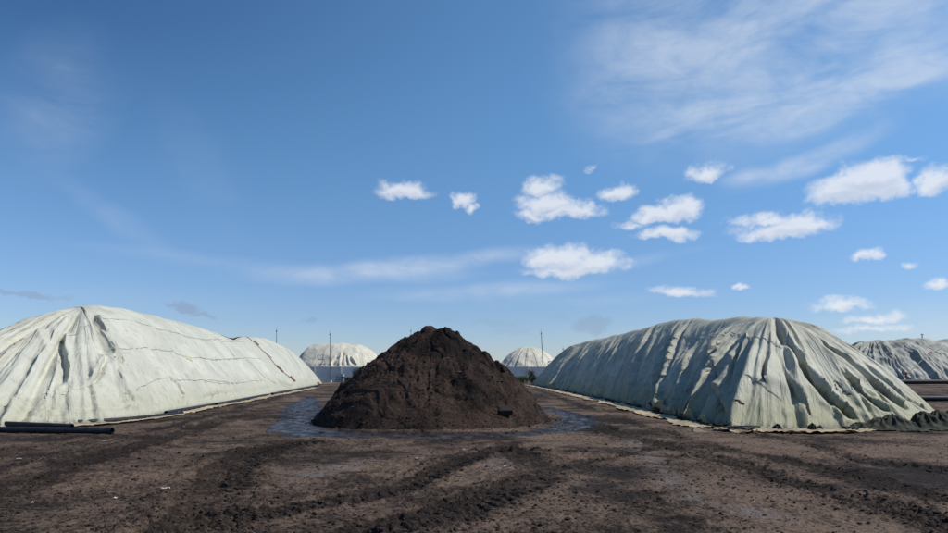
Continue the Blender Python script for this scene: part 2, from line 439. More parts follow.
# pale chips and fibres on the pile
def chips(name, P, mat, parent, lo, hi, th_=.004):
    mb = MB()
    for p in P:
        L = random.uniform(lo, hi); mb.box((p[0], p[1], p[2]+.012), (L, L*random.uniform(.1, .35), th_), random.uniform(0, 6.28), random.uniform(-.6, .6))
    return mb.build(name, mat, parent, False)
th = rng.uniform(np.pi, 2*np.pi, 260); q = np.sqrt(rng.uniform(0, .98, 260)); R = pile_R(th)
X = PC[0]+R*q*np.cos(th); Y = PC[1]+R*q*np.sin(th); Z, _ = pile_height(X, Y)
o = chips('wood_chips', np.stack([X, Y, Z+.01], 1), simple('pale_chip', (.16, .12, .085), .9, .1, .4), pile, .02, .09); tag(o, kind='stuff')
# a dark block half buried on its right flank
bx, by = .95, 19.3; bz = float(pile_height(np.array([bx]), np.array([by]))[0][0])
mb = MB(); mb.box((bx, by-.02, bz+.03), (.40, .3, .14), .15, .2); mb.box((bx+.02, by-.01, bz+.104), (.35, .24, .02), .15, .2)
o = mb.build('compost_block', simple('block', (.014, .011, .010), .8, .3, .4, bscale=20), None, False, (bx, by, bz)); tag(o, 'flat dark block half buried on the right flank of the compost pile', 'block')

# ---------------------------------------------------------------- tarp covered heaps
CAM = np.array([0, 0, CH])
class Cover:
    def __init__(s, ctrl, seed, nrows=120, e=.16, conv=.35, res=.0022, lump=.10, foldamp=.16, lam=.75, toe=.95, lean=0.0, flare=False, dens=1.5, efan=.42, crs=.03, sweep=0.0, hollow=0.0, footamp=.035):
        C = np.array(ctrl, float)
        Q = cat(C, 4000, True)
        base = Q[:, 3:5]; seg = np.linalg.norm(np.diff(np.vstack([base, base[:1]]), axis=0), axis=1)
        u = np.concatenate([[0], np.cumsum(seg)]); total = u[-1]
        ctr = base.mean(0)
        # choose samples
        ui = [0.]; 
        while True:
            k = min(int(np.searchsorted(u, ui[-1], 'right'))-1, 3999); d = np.hypot(*Q[k, 3:5])
            nxt = ui[-1]+min(max(res*d, .03), .5)*(1.0 if (Q[k, 5] > 0) else 2.0)
            if nxt >= total-.02: break
            ui.append(nxt)
        ui = np.array(ui); Qc = np.vstack([Q, Q[:1]])
        Qs = np.stack([np.interp(ui, u, Qc[:, k]) for k in range(6)], 1)
        s.u = ui; R = Qs[:, :3]; B = Qs[:, 3:5]; amp = np.clip(Qs[:, 5], 0, 2)
        s.nu, s.nv = len(ui), nrows
        t = np.linspace(0, 1, nrows)[None, :]
        dirs = B-R[:, :2]; Ls = np.linalg.norm(dirs, axis=1); dn = dirs/Ls[:, None]
        edge = .22*perlin(ui*.5, 3.3, seed)+.10*perlin(ui*2.1, 1.3, seed)
        # periodic blend at the closing column
        B = B+dn*(edge*(amp > 0)*smooth(0, 2, ui)*smooth(total, total-2, ui))[:, None]
        tb = np.clip(t/toe, 0, 1)
        dR = np.linalg.norm(np.roll(R, -1, 0)-np.roll(R, 1, 0), axis=1)/np.maximum(np.roll(ui, -1)-np.roll(ui, 1), .05)
        fan = np.where(np.abs(dR) < .12, 1., 0.); kk = 25; fan = np.convolve(np.concatenate([fan[-kk:], fan, fan[:kk]]), np.ones(2*kk+1)/(2*kk+1), 'valid')
        e = (e+(efan-e)*fan)[:, None]
        hyp = (np.sqrt(tb*tb+e*e)-e)/(np.sqrt(1+e*e)-e)
        conv_ = conv*(1-.55*np.clip(amp, 0, 1))[:, None] if flare else conv
        prof = 1-((1-conv_)*hyp+conv_*tb**2.0)
        hk = hollow*fan[:, None]; prof = (1-hk)*prof+hk*(1-tb)**1.7
        X = R[:, 0:1]+(B[:, 0:1]-R[:, 0:1])*t; Y = R[:, 1:2]+(B[:, 1:2]-R[:, 1:2])*t
        Z = R[:, 2:3]*prof+.02
        P0 = np.stack([X, Y, Z], -1)
        du = np.roll(P0, -1, 0)-np.roll(P0, 1, 0); dv = np.gradient(P0, axis=1)
        N = np.cross(du, dv); N /= np.linalg.norm(N, axis=-1)[..., None]+1e-9
        N[N[..., 2] < 0] *= -1
        # at the ridge the normals are simply up
        k = smooth(0, .12, t)[..., None]*np.ones_like(N[..., :1]); N = N*k+np.array([0, 0, 1.])*(1-k); N /= np.linalg.norm(N, axis=-1)[..., None]+1e-9
        s.U_ = ui[:, None]*np.ones_like(t); s.W_ = t*np.hypot(Ls, R[:, 2])[:, None]
        s.P0, s.N, s.t, s.amp = P0, N, np.broadcast_to(t, X.shape), amp[:, None]
        Tn = du/(np.linalg.norm(du, axis=-1)[..., None]+1e-9); s.T = Tn
        U = ui[:, None]*np.ones_like(t); W = t*np.hypot(Ls, R[:, 2])[:, None]
        ramp = smooth(.01, .30, t)*s.amp
        # large irregularities
        dsp = lump*fbm(X*.45, Y*.45, Z*.45+seed, 3)*smooth(1.0, .8, t)
        # drape folds running down the slope: many separate creases, each with its own course, width and steeper side
        g = np.linalg.norm(du, axis=-1)/np.maximum(np.roll(ui, -1)-np.roll(ui, 1), .02)[:, None]; g = np.clip(np.where(g > 5, 1, g), .02, 1.6)
        rg = np.random.default_rng(int(seed*10)); acc = np.zeros_like(X)
        cum_ = np.cumsum(np.clip(s.amp[:, 0], 0, 2)*np.gradient(ui)); nf = int(cum_[-1]*dens)
        ln_ = sweep*smooth(19.5, 31, B[:, 1])*(1-fan)
        for q in range(nf):
            uc0 = float(np.interp(rg.uniform(0, cum_[-1]), cum_, ui)); big = rg.uniform() < .28
            t0 = rg.uniform(-.25, .35) if big else rg.uniform(-.1, .7); t1 = 1.2 if big else t0+rg.uniform(.3, .7)
            if rg.uniform() < .45: t1 = max(t1, 1.08)
            A = foldamp*(rg.uniform(.7, 1.5) if big else rg.uniform(.12, .5)); wd = lam*(rg.uniform(.2, .42) if big else rg.uniform(.06, .18))
            dr = rg.normal(lean, .22)*(1.0 if big else 1.2); cv = rg.normal(0, .14)
            tv = np.linspace(0, 1, nrows)[None, :]; q_ = np.clip((tv-t0)/(t1-t0), 0, 1)
            le = float(np.interp(uc0, ui, ln_)); cosl = 1/math.sqrt(1+(le/6.0)**2)
            uc = uc0+le*(tv-.5)+dr*(tv-t0)+cv*(tv-t0)**2+.03*np.sin(tv*rg.uniform(5, 14)+q)
            sel = np.abs(ui-uc0) < 2.5+wd*5+abs(le)
            x = (U[sel]-uc)*g[sel]*cosl
            side_ = 1 if rg.uniform() < .6 else -1
            w2 = wd*(.55+.75*tv); wl = w2*1.25; wr = w2*.55
            xs_ = x*side_
            ww = np.where(xs_ < 0, wl, wr)
            ridge = np.exp(-(np.sqrt((xs_/ww)**2+.015)-.122)*1.25)*np.clip(1.35-np.abs(xs_/ww)*.38, 0, 1)
            val = np.exp(-((xs_-wr*2.1)/(wr*1.2))**2)
            env = smooth(0, .3, q_)*(1-smooth(.75, 1, q_) if t1 < 1 else 1)
            acc[sel] += A*env*(ridge-.55*val)*np.clip(s.amp[sel], .0, 1.5)
        dsp = dsp+acc*smooth(.0, .30, t)
        Uw = (U-ln_[:, None]*t)/np.sqrt(1+(ln_[:, None]/6)**2)+.30*perlin(U*.35, W*.35, seed+.5)
        dsp = dsp+foldamp*.7*ramp*perlin(Uw/(lam*2.0), W*.08, seed+4.1)
        dsp = dsp+foldamp*.13*ramp*(.4-1.3*np.abs(perlin(Uw/(lam*.36), W*.30, seed+6.2)))
        # crisp creases between slack panels
        cx_ = X+.35*perlin(X*.7, Y*.7, Z*.7+seed); cz_ = Z*.55
        crease = .5-np.abs(perlin(cx_*.8, Y*.8, cz_*.9+seed))*2.2-.6*np.abs(perlin(cx_*1.9+7, Y*1.9, cz_*2+seed))*1.6
        dsp = dsp+crs*smooth(.0, .2, t)*np.clip(s.amp, .12, 1.0)*crease
        foot = smooth(.80, .98, t)*s.amp
        dsp = dsp+footamp*foot*(1-2*np.abs(perlin(Uw/.20, W*.7, seed+15)))
        s.P = P0+N*dsp[..., None]
        # photo position of every front vertex of the smooth shape (to lay named folds and seams on the right spot)
        view = CAM-P0; front = (N*view).sum(-1) > 0
        s.px = np.where(front, CX+F*P0[..., 0]/np.maximum(P0[..., 1], .1), -9999); s.py = HY-F*(P0[..., 2]-CH)/np.maximum(P0[..., 1], .1)
    def find(s, p):
        d = (s.px-p[0])**2+(s.py-p[1])**2; k = int(np.argmin(d)); return np.array([k//s.nv, k % s.nv], float)
    def path(s, pts, n=24):
        K = np.array([s.find(p) for p in cat(pts, n)])
        for i in range(1, len(K)):
            while K[i, 0]-K[i-1, 0] > s.nu/2: K[i, 0] -= s.nu
            while K[i, 0]-K[i-1, 0] < -s.nu/2: K[i, 0] += s.nu
        return K
    @staticmethod
    def relax(L, it=3):
        L = L.copy()
        for _ in range(it): L[1:-1] = .25*L[:-2]+.5*L[1:-1]+.25*L[2:]
        return L
    def sample(s, A, K):
        i = np.floor(K[:, 0]).astype(int); f = (K[:, 0]-i)[:, None]; j = np.clip(np.floor(K[:, 1]).astype(int), 0, s.nv-2); g = (K[:, 1]-j)[:, None]
        i0, i1 = i % s.nu, (i+1) % s.nu
        return (A[i0, j]*(1-f)+A[i1, j]*f)*(1-g)+(A[i0, j+1]*(1-f)+A[i1, j+1]*f)*g
    def fold(s, pts, w=.22, amp=.3, side=1, pinch=.35, ends=(.15, .15)):
        K = s.path(pts, 16); L = cat(s.relax(s.sample(s.P0, K), 6), 26)
        lo, hi = L.min(0)-w*5, L.max(0)+w*5
        sel = ((s.P0 > lo) & (s.P0 < hi)).all(-1); Q = s.P0[sel]; N = s.N[sel]
        best = np.full(len(Q), 1e9); sd = np.zeros(len(Q)); ss = np.zeros(len(Q))
        m = len(L)-1
        for k in range(m):
            a, b = L[k], L[k+1]; d = b-a; l = np.linalg.norm(d)+1e-9; d /= l
            r = Q-a; q = np.clip(r@d, 0, l); o = r-q[:, None]*d; dist = np.linalg.norm(o, axis=1)
            c = np.cross(d, N); sg = (o*c).sum(1)
            wv = dist < best; best[wv] = dist[wv]; sd[wv] = np.sign(sg[wv])*dist[wv]; ss[wv] = (k+q[wv]/l)/m
        x = sd*side/w
        env = smooth(0, ends[0], ss)*smooth(1, 1-ends[1], ss)
        wob = 1+.2*perlin(Q[:, 0]*1.3, Q[:, 1]*1.3, Q[:, 2]*1.3)
        prof = -.75*np.exp(-(x/.7)**2)+.75*np.exp(-np.sqrt(((x-1.2)/.62)**2+.03)*1.3)*1.25+.15*np.exp(-((x+1.9)/1.0)**2)
        s.P[sel] += N*(amp*env*wob*prof)[:, None]
        # let the ridge lean over its valley
        cc_ = np.cross((L[-1]-L[0])/np.linalg.norm(L[-1]-L[0]), N)
        s.P[sel] -= cc_*(side*pinch*amp*env*np.exp(-((x-1.2)/.75)**2))[:, None]
    def drape(s, steps=30, slack=1.06, far=50, mu=.6, bend=.05, its=3, keep=.85):
        # let the sheet settle as cloth over the heap: position based dynamics on the columns near the yard
        dist = np.hypot(s.P0[:, -1, 0], s.P0[:, -1, 1]); ok = (dist < far) & (s.amp[:, 0] > .1)
        k = int(np.argmin(ok)); ok = np.roll(ok, -k); idx = (np.nonzero(ok)[0]+k) % s.nu   # columns, in order round the heap
        # keep the longest run only
        jumps = np.nonzero((np.diff(idx) % s.nu) != 1)[0]; runs = np.split(idx, jumps+1); idx = max(runs, key=len)
        P = s.P[idx].astype(np.float32); P0 = s.P0[idx].astype(np.float32); N = s.N[idx].astype(np.float32)
        n, m = P.shape[:2]; Pi = P.copy(); base0 = P0; P0 = P0+keep*(P-P0)-.02*N
        Lu = np.linalg.norm(P[1:]-P[:-1], axis=-1); Lv = np.linalg.norm(P[:, 1:]-P[:, :-1], axis=-1)
        tt_ = np.linspace(0, 1, m)[None, :]
        Lu = Lu*(1+(slack-1)*smooth(.02, .35, tt_)*np.minimum(1, s.amp[idx][1:]*1.2))
        Lv = Lv*1.004
        D1 = np.linalg.norm(P0[1:, 1:]-P0[:-1, :-1], axis=-1); D2 = np.linalg.norm(P0[1:, :-1]-P0[:-1, 1:], axis=-1)
        wt = np.ones((n, m, 1), np.float32); wt[:, 0] = 0; wt[:2] = 0; wt[-2:] = 0
        edge = np.minimum(np.arange(n), np.arange(n)[::-1])/25.0; bl = np.clip(edge, 0, 1)[:, None, None].astype(np.float32)
        def con(A, B, wa, wb, L, k, comp=1.0):
            d = B-A; l = np.sqrt((d*d).sum(-1))+1e-7; c = (l-L)/l*k
            if comp < 1: c = np.where(c < 0, c*comp, c)
            ws = wa+wb; d *= (c[..., None]/np.maximum(ws, 1e-6)); A += d*wa; B -= d*wb
        V = np.zeros_like(P); g = np.float32(-.0011)
        for st in range(steps):
            old = P.copy(); P += V*.93*wt; P[..., 2:3] += g*wt
            for _ in range(its):
                for a in (0, 1):
                    con(P[a:n-1:2], P[a+1:n:2], wt[a:n-1:2], wt[a+1:n:2], Lu[a::2][:len(P[a:n-1:2])], .9)
                    con(P[:, a:m-1:2], P[:, a+1:m:2], wt[:, a:m-1:2], wt[:, a+1:m:2], Lv[:, a::2][:, :P[:, a:m-1:2].shape[1]], 1.0)
                # bending: smooth a little towards the neighbours' mean
                P[1:-1] += bend*(.5*(P[:-2]+P[2:])-P[1:-1])*wt[1:-1]
                P[:, 1:-1] += bend*(.5*(P[:, :-2]+P[:, 2:])-P[:, 1:-1])*wt[:, 1:-1]
                d = ((P-P0)*N).sum(-1) ; hit = d < .012
                P += np.where(hit, .012-d, 0)[..., None]*N
            P[..., 2] = np.maximum(P[..., 2], .014)
            V = P-old; h3 = hit[..., None]; vn = (V*N).sum(-1, keepdims=True)*N; vt = V-vn
            P -= np.where(h3, vt*mu, 0); V = np.where(h3, vt*(1-mu), V)
        s.P[idx] = Pi*(1-bl)+P*bl
    def build(s, name, mat, parent):
        s.P[..., 2] = np.maximum(s.P[..., 2]*(1-smooth(.972, 1, s.t)), .012+.02*(1-s.t))
        return mesh_obj(name, s.P.reshape(-1, 3), grid_faces(s.nu, s.nv, True), mat, parent, attrs={'along': s.U_, 'down': s.W_})
    def seam(s, pts, parent, r=.016, mat=None, name='seam', off=.016, n=70, ragged=.0):
        K = s.path(pts, n); 
        if ragged: K[:, 1] += ragged*fbm(np.arange(n)*.35, pts[0][0]*.37, 0, 2)
        L = s.relax(s.sample(s.P, K)+s.sample(s.N, K)*off, 1)
        V, Fs = tube_geo(L, r, 5)
        return mesh_obj(name, V, Fs, mat or M_seam, parent)
    def patch(s, c, w, h, parent, mat, name='patch', ang=0, off=.018):
        mb = MB(); k = 6; G = []
        for a in np.linspace(-.5, .5, k):
            for b in np.linspace(-.5, .5, k):
                G.append((c[0]+w*a*math.cos(ang)-h*b*math.sin(ang), c[1]+w*a*math.sin(ang)+h*b*math.cos(ang)))
        K = np.array([s.find(g) for g in G]); P = s.sample(s.P, K)+s.sample(s.N, K)*off
        Pb = P-s.sample(s.N, K)*.02
        fs = [tuple(f) for f in grid_faces(k, k)]
        return mesh_obj(name, P, fs, mat, parent)

def z1(p): return (p[0]/3.554, 290+p[1]/3.554)               # from enlarged crops of the photo to photo positions
def z2(p): return (200+p[0]/3.554, 290+p[1]/3.554)
def z4(p): return (520+p[0]/3.554, 290+p[1]/3.554)
def z5(p): return (708+p[0]/3.554, 290+p[1]/3.554)

# --- left row
RL0 = (-17, 27.5, 4.5)
ctrl = [(*RL0, -11.7, 22.2, .9), (-17.26, 30, 4.72, -12.5, 27, .5), (-17.9, 36, 4.72, -13.2, 35, .16), (-18.7, 43.6, 4.56, -14.1, 43, .14),
 (-19.3, 50, 4.15, -15.1, 50, .16), (-19.7, 54, 4.6, -15.6, 55, .16), (-20.6, 62, 4.85, -17, 64, .16), (-21.2, 68, 4.5, -18.4, 74, .2), (-21.4, 70, 4.3, -20.3, 84, .3),
 (-21.4, 70, 4.3, -23.8, 84, .0), (-21.2, 68, 4.5, -26.5, 74, .0), (-20.6, 62, 4.72, -26, 62, 0), (-19.7, 54, 4.6, -25.4, 54, 0), (-19.3, 50, 4.3, -25, 50, 0), (-18.7, 43.6, 4.56, -24.3, 43, 0), (-17.9, 36, 4.72, -23.4, 36, .0), (-17.26, 30, 4.72, -22.2, 29, .3),
 (*RL0, -20.9, 23, 1.2), (*RL0, -18.5, 18.6, 1.3), (*RL0, -14.6, 18.5, 1.3), (*RL0, -12.6, 19.9, 1.2)]
hl = empty('covered_row', (-17, 30, 0)); tag(hl, 'pale off-white tarp covering the long row left of the compost pile', 'covered heap')
cl_ = Cover(ctrl, 3.0, 130, e=.2, conv=.5, lump=.06, foldamp=.16, lam=.75, dens=3.0, flare=True, toe=1.0, efan=.30, hollow=.22, footamp=.01)
for pts, w, a, sd in [
  ([(322, 78), (345, 130), (372, 190), (382, 232)], .30, .42, -1),
  ([(382, 232), (360, 262), (345, 310), (308, 356)], .20, .30, 1),
  ([(212, 138), (228, 180), (215, 215), (238, 290), (210, 345)], .26, .34, -1),
  ([(150, 128), (190, 190), (170, 260), (150, 310)], .34, .20, 1),
  ([(355, 130), (400, 200), (425, 265)], .20, .20, -1),
  ([(405, 250), (412, 310), (440, 360), (490, 395)], .28, .24, -1),
  ([(470, 260), (500, 330), (540, 370), (545, 420)], .25, .12, -1),
  ([(590, 303), (628, 335), (645, 375), (628, 415)], .22, .24, -1),
  ([(0, 400), (120, 372), (240, 352), (350, 330)], .16, .14, 1),
  ([(0, 432), (160, 425), (300, 428), (420, 412), (500, 396)], .16, .22, 1),
  ([(0, 410), (90, 392), (200, 380), (300, 352), (370, 330)], .17, .26, 1), ([(0, 448), (120, 440), (250, 444), (380, 428), (470, 410)], .14, .22, 1), ([(305, 360), (340, 385), (420, 395), (480, 380)], .15, .16, 1),
  ([(715, 385), (770, 368), (840, 368)], .16, .16, 1)]:
    cl_.fold([z1(p) for p in pts], w*.62, a*.82, sd, pinch=.2)
cl_.fold([z2(p) for p in ((0, 382), (80, 365), (200, 358), (260, 345))], .18, .14, 1)
cl_.fold([z2(p) for p in ((265, 315), (300, 335), (335, 345))], .16, .14, 1)
cl_.drape()
cl_.build('tarp', M_tarpL, hl)
for pts in ([(215, 172), (262, 165), (330, 118), (370, 100), (470, 108), (560, 135), (640, 158), (700, 172), (780, 172), (850, 177)],
            [(415, 212), (455, 204), (520, 205), (600, 215), (650, 232), (700, 238), (760, 243), (850, 243)],
            [(480, 352), (520, 330), (565, 312), (640, 320), (740, 318), (850, 330)]):
    cl_.seam([z1(p) for p in pts], hl, .010, ragged=1.0)
for pts in ([(0, 177), (60, 178), (120, 184), (160, 184)], [(0, 236), (50, 246), (110, 242), (160, 240), (215, 246)], [(0, 318), (80, 330), (150, 325), (220, 318)],
            [(60, 168), (100, 205), (122, 235)], [(165, 245), (220, 300), (270, 335)], [(290, 190), (330, 240), (360, 280)]):
    cl_.seam([z2(p) for p in pts], hl, .011, ragged=.6)
cl_.patch(z1((670, 240)), 6.5, 3.4, hl, simple('tan_patch', (.50, .46, .30), .7, .2, .2), 'patch', .35)
# lashing over the crest of the left row, made of a rope and short battens
K = [z2(p) for p in ((165, 165), (200, 195), (240, 235), (280, 280), (335, 325))]
st = empty('lashing', (-18.6, 52, 3)); tag(st, 'dark rope with orange and white battens lying down the far part of the left cover', 'rope')
cl_.seam(K, st, .035, M_seam, 'rope', .04, 30)
for k, (a, b, mt) in enumerate((((190, 184), (205, 198), M_wood), ((228, 222), (250, 242), M_white), ((270, 270), (292, 292), M_wood), ((318, 310), (335, 325), M_rust))):
    cl_.seam([z2(a), z2(((a[0]+b[0])/2, (a[1]+b[1])/2)), z2(b)], st, .07, mt, 'batten', .1, 6)

# --- right row
RR0 = (11.1, 23.5, 3.67)
ctrl = [(*RR0, 15.9, 21.2, .7), (*RR0, 14.3, 19.3, .75), (*RR0, 11.2, 18.6, .9), (*RR0, 8.9, 18.0, .9), (*RR0, 7.4, 18.3, .9), (11.15, 24.2, 3.75, 7.3, 20.6, 1.0),
 (11.3, 26, 3.9, 7.5, 24, .95), (11.5, 30, 4.14, 7.7, 30, .85), (11.6, 36, 4.6, 7.7, 37, .8), (11.7, 44, 4.62, 7.7, 46, .75), (11.7, 52, 4.62, 7.5, 55, .75),
 (11.5, 62, 4.66, 7.2, 66, .75), (11.3, 68, 4.6, 7.0, 78, .7), (11.3, 68, 4.6, 10.5, 85, .0), (11.3, 68, 4.6, 15, 79, .0), (11.5, 62, 4.66, 16, 62, 0), (11.7, 52, 4.62, 16, 52, 0), (11.7, 44, 4.62, 16, 44, 0), (11.6, 36, 4.6, 16, 36, 0), (11.5, 30, 4.14, 16, 30, .3), (11.3, 26, 3.9, 16.1, 26, .6), (11.15, 24.2, 3.75, 16.1, 23.6, .8)]
hr = empty('covered_row', (11.3, 24, 0)); tag(hr, 'creased grey-green tarp over the long row right of the compost pile', 'covered heap')
cr = Cover(ctrl, 8.0, 130, e=.17, conv=.22, lump=.09, foldamp=.18, lam=.70, dens=4.6, sweep=-9.5)
for pts, w, a, sd in [
  ([(55, 160), (48, 240), (45, 350), (85, 440)], .22, .26, -1),
  ([(120, 160), (95, 215), (100, 280)], .22, .18, 1),
  ([(207, 205), (198, 290), (202, 380), (262, 465)], .24, .36, -1),
  ([(225, 120), (262, 170), (300, 225), (345, 290), (400, 365), (470, 425), (530, 455)], .26, .46, -1),
  ([(375, 165), (430, 200), (490, 240), (560, 310), (640, 375), (720, 425)], .20, .32, -1),
  ([(465, 265), (500, 310), (560, 380), (640, 425)], .18, .28, -1),
  ([(250, 220), (270, 300), (330, 400), (350, 450)], .18, .16, -1),
  ([(400, 200), (440, 260), (520, 330), (600, 390)], .14, .14, 1),
  ([(520, 230), (600, 300), (700, 380), (780, 430)], .14, .14, -1)]:
    cr.fold([z5(p) for p in pts], w*.62, a*.95, -1, ends=(.35, .1))
cr.drape()
cr.build('tarp', M_tarpR, hr)
for pts in ([(510, 163), (590, 167), (680, 168), (760, 160), (840, 176)], [(215, 238), (330, 238), (430, 238), (500, 255), (570, 250), (650, 245), (700, 265), (780, 292), (845, 325)],
            [(240, 310), (330, 320), (420, 332), (470, 340)]):
    cr.seam([z4(p) for p in pts], hr, .010, ragged=.8)
for pts in ([(0, 158), (90, 152), (150, 165), (200, 180), (258, 206)], [(0, 245), (60, 270), (120, 300), (200, 345), (260, 390)]):
    cr.seam([z5(p) for p in pts], hr, .009, ragged=.8)
cr.patch(z4((505, 265)), 9, 4.5, hr, simple('sage_patch', (.36, .40, .30), .7, .2, .2), 'patch', -.2)
for p, w, h, a in (((455, 330), 9, 1.6, .7), ((470, 350), 10, 1.4, .9), ((490, 340), 9, 1.6, 1.0), ((485, 368), 9, 1.3, .6), ((505, 362), 8, 1.3, 1.1), ((450, 345), 7, 1.1, 1.2)):
    cr.patch(z5(p), w, h, hr, M_stain, 'smear', a)
cr.patch(z5((120, 408)), 7, 1.6, hr, simple('rust_smear', (.20, .10, .07), .8, .1), 'smear', .3)

# --- far right row
RF = (44.5, 70, 5.0)
ctrl = [(*RF, 36, 69, 1.0), (*RF, 38.5, 64.5, 1.0), (*RF, 43, 62.5, 1.0), (47.5, 70.5, 5.25, 47.5, 62, 1.0), (54, 71, 5.1, 54, 62, 1), (62, 71, 5.0, 62, 62, .6),
 (62, 71, 5, 69, 70, 0), (62, 71, 5, 62, 79, 0), (50, 71, 5.1, 50, 79, 0), (*RF, 42, 78, .3), (*RF, 37.5, 74, .6)]
hf = empty('covered_row', (46, 66, 0)); tag(hf, 'dark grey crumpled tarp over the distant row at the right edge', 'covered heap')
cf = Cover(ctrl, 15.0, 110, e=.2, conv=.55, lump=.3, foldamp=.20, lam=.8, lean=1.2, dens=4.5, res=.0016)
cf.build('tarp', M_tarpF, hf)
cf.seam([z5(p) for p in ((845, 195), (790, 232), (740, 270), (700, 305), (680, 325))], hf, .05, M_seam, 'rope', .05, 30)
for p, nme, mt, w, h, a, lab in (((790, 228), 'rag', M_rust, 2.6, 1.4, -.6, 'red rag caught on the crumpled grey tarp, uppermost'), ((700, 303), 'rag', M_rust, 6, 2, -.6, 'rust-red strip on the crumpled grey tarp near its foot'),
                                 ((712, 325), 'plastic_sheet', M_blue, 6, 2.5, -.5, 'blue plastic sheet at the foot of the crumpled grey tarp')):
    o = cf.patch(z5(p), w, h, None, mt, nme, a, .08); tag(o, lab, 'rag' if nme == 'rag' else 'sheet')
    me = o.data; sm_ = o.modifiers.new('thick', 'SOLIDIFY'); sm_.thickness = .03

# --- two covered domes behind the wall
def dome(ctrl, seed, label, e, conv, fa, lam, folds):
    h = empty('covered_mound', (ctrl[0][0], ctrl[0][1], 0)); tag(h, label, 'covered mound')
    c = Cover(ctrl, seed, 80, e=e, conv=conv, lump=.15, foldamp=fa*.5, lam=lam, res=.0013, dens=.9, crs=.0, efan=e)
    for pts, w, a, sd in folds: c.fold(pts, w, a, sd)
    c.build('tarp', M_tarpD, h); return h, c
D = 130
a0, b0 = (-31.8, D, 7.3), (-24.4, D, 7.15)
ctrl = [(*a0, -38.4, D-1, .1), (*a0, -35.8, D-6, .2), (-29, D, 7.4, -30, D-8, .4), (-27, D, 7.45, -27, D-8.5, .7), (*b0, -23, D-8, .3), (*b0, -18.6, D-5, .1), (*b0, -16.2, D, .1), (*b0, -20, D+6, 0), (-28, D, 7.4, -28, D+9, 0), (*a0, -35, D+6, 0)]
h1, c1 = dome(ctrl, 21., 'wide white covered mound behind the wall, left of the compost pile', .35, .95, .14, 1.5,
   [([(338, 357), (334, 361), (332, 366)], .4, .35, 1), ([(343, 352), (342, 359), (341, 366)], .35, .4, 1), ([(350, 357), (352, 361), (356, 366)], .35, .4, -1), ([(346, 355), (347, 360), (348, 366)], .3, .35, -1)])
for pts in ([(312, 349), (306, 357), (304, 366)], [(372, 353), (377, 360), (378, 364)]): c1.seam(pts, h1, .035)
p0 = (11.2, D, 6.75)
ctrl = [(*p0, 2.6, D-1, .7), (*p0, 5.5, D-6, 1), (*p0, 11, D-8, 1), (*p0, 17, D-6, 1), (*p0, 20.0, D-.5, .6), (*p0, 16, D+6, 0), (*p0, 11, D+8, 0), (*p0, 6, D+6, 0)]
h2, c2 = dome(ctrl, 31., 'narrow white creased mound behind the wall, right of the compost pile', .6, .8, .20, .9, [])

# ---------------------------------------------------------------- wall behind
WY_ = 95.0
w = empty('concrete_wall', (-10, WY_, 0)); tag(w, 'long low blue-grey concrete wall running behind the compost pile', 'wall')
mb = MB(); x = -44.
while x < 24:
    mb.box((x+1.97, WY_+random.uniform(-.015, .015), 1.10), (3.92, .25, 2.26)); x += 4.0
mb.build('panels', M_wall, w, False)
mb = MB(); mb.box((-10, WY_, 2.29), (68.4, .33, .10)); mb.build('coping', M_wall, w, False)
x = -44.
while x <= 24.1:
    mb = MB(); mb.box((x, WY_-.09, 1.16), (.22, .36, 2.38)); mb.build('post', M_wall, w, False); x += 4.0

# poles
def pole(px, top, foot_y, D, lean, label, r=.07, lamp=False):
    x0, _, zt = wp(px, top, D); b = (x0+lean, D, 0.0)
    e_ = empty('mast', b); tag(e_, label, 'pole', 'poles standing beyond the rows')
    P = np.linspace(np.array([b[0], b[1], -.2]), np.array([x0, D, zt]), 8)
    V, Fs = tube_geo(P, np.linspace(r*.75, r*.42, 8), 8); mesh_obj('shaft', V, Fs, M_metal, e_)
    mb = MB(); mb.box((b[0], D, .15), (.45, .45, .3)); mb.build('footing', M_wall, e_, False)
    mb = MB(); mb.tube([(x0, D, zt-.02), (x0, D, zt+.3)], .012, 6); mb.build('lightning_rod', M_metal, e_)
    mb = MB(); mb.box((x0, D-.02, zt-.35), (.15, .12, .2)); mb.build('lamp_head' if lamp else 'junction_box', M_metal, e_, False)
    return e_
pole(330, 332, 367, 92, 0, 'tall thin grey pole in front of the wide white mound', .09, True)
pole(541, 331, 367, 92, .45, 'tall slightly leaning pole in front of the narrow creased mound', .10)
pole(276.5, 329, 345, 98, 0, 'thin pole whose top shows over the far end of the left cover', .09)
pole(411, 329, 340, 105, 0, 'thin pole tip just left of the compost pile peak', .08)
pole(563, 347, 360, 105, .1, 'short pole tip just left of the right cover, beyond the wall', .08)
pole(9.5, 331, 336, 60, 0, 'thin pole tip over the left end of the pale cover', .04)
# posts standing on the far right row
for p, D_, lab in (((922, 334.5), 71, 'small post on the crest of the crumpled grey cover, nearer the right edge'), ((880, 340.5), 70, 'small post on the crest of the crumpled grey cover, further left')):
    x, y_, z = wp(p[0], p[1], D_); mb = MB(); mb.tube([(x, y_, z-.9), (x+.03, y_, z+.1)], .05, 6); mb.box((x+.02, y_, z), (.3, .08, .07))
    tag(mb.build('marker_post', M_metal, None, loc=(x, y_, z-.9)), lab, 'post', 'posts on the far right row')
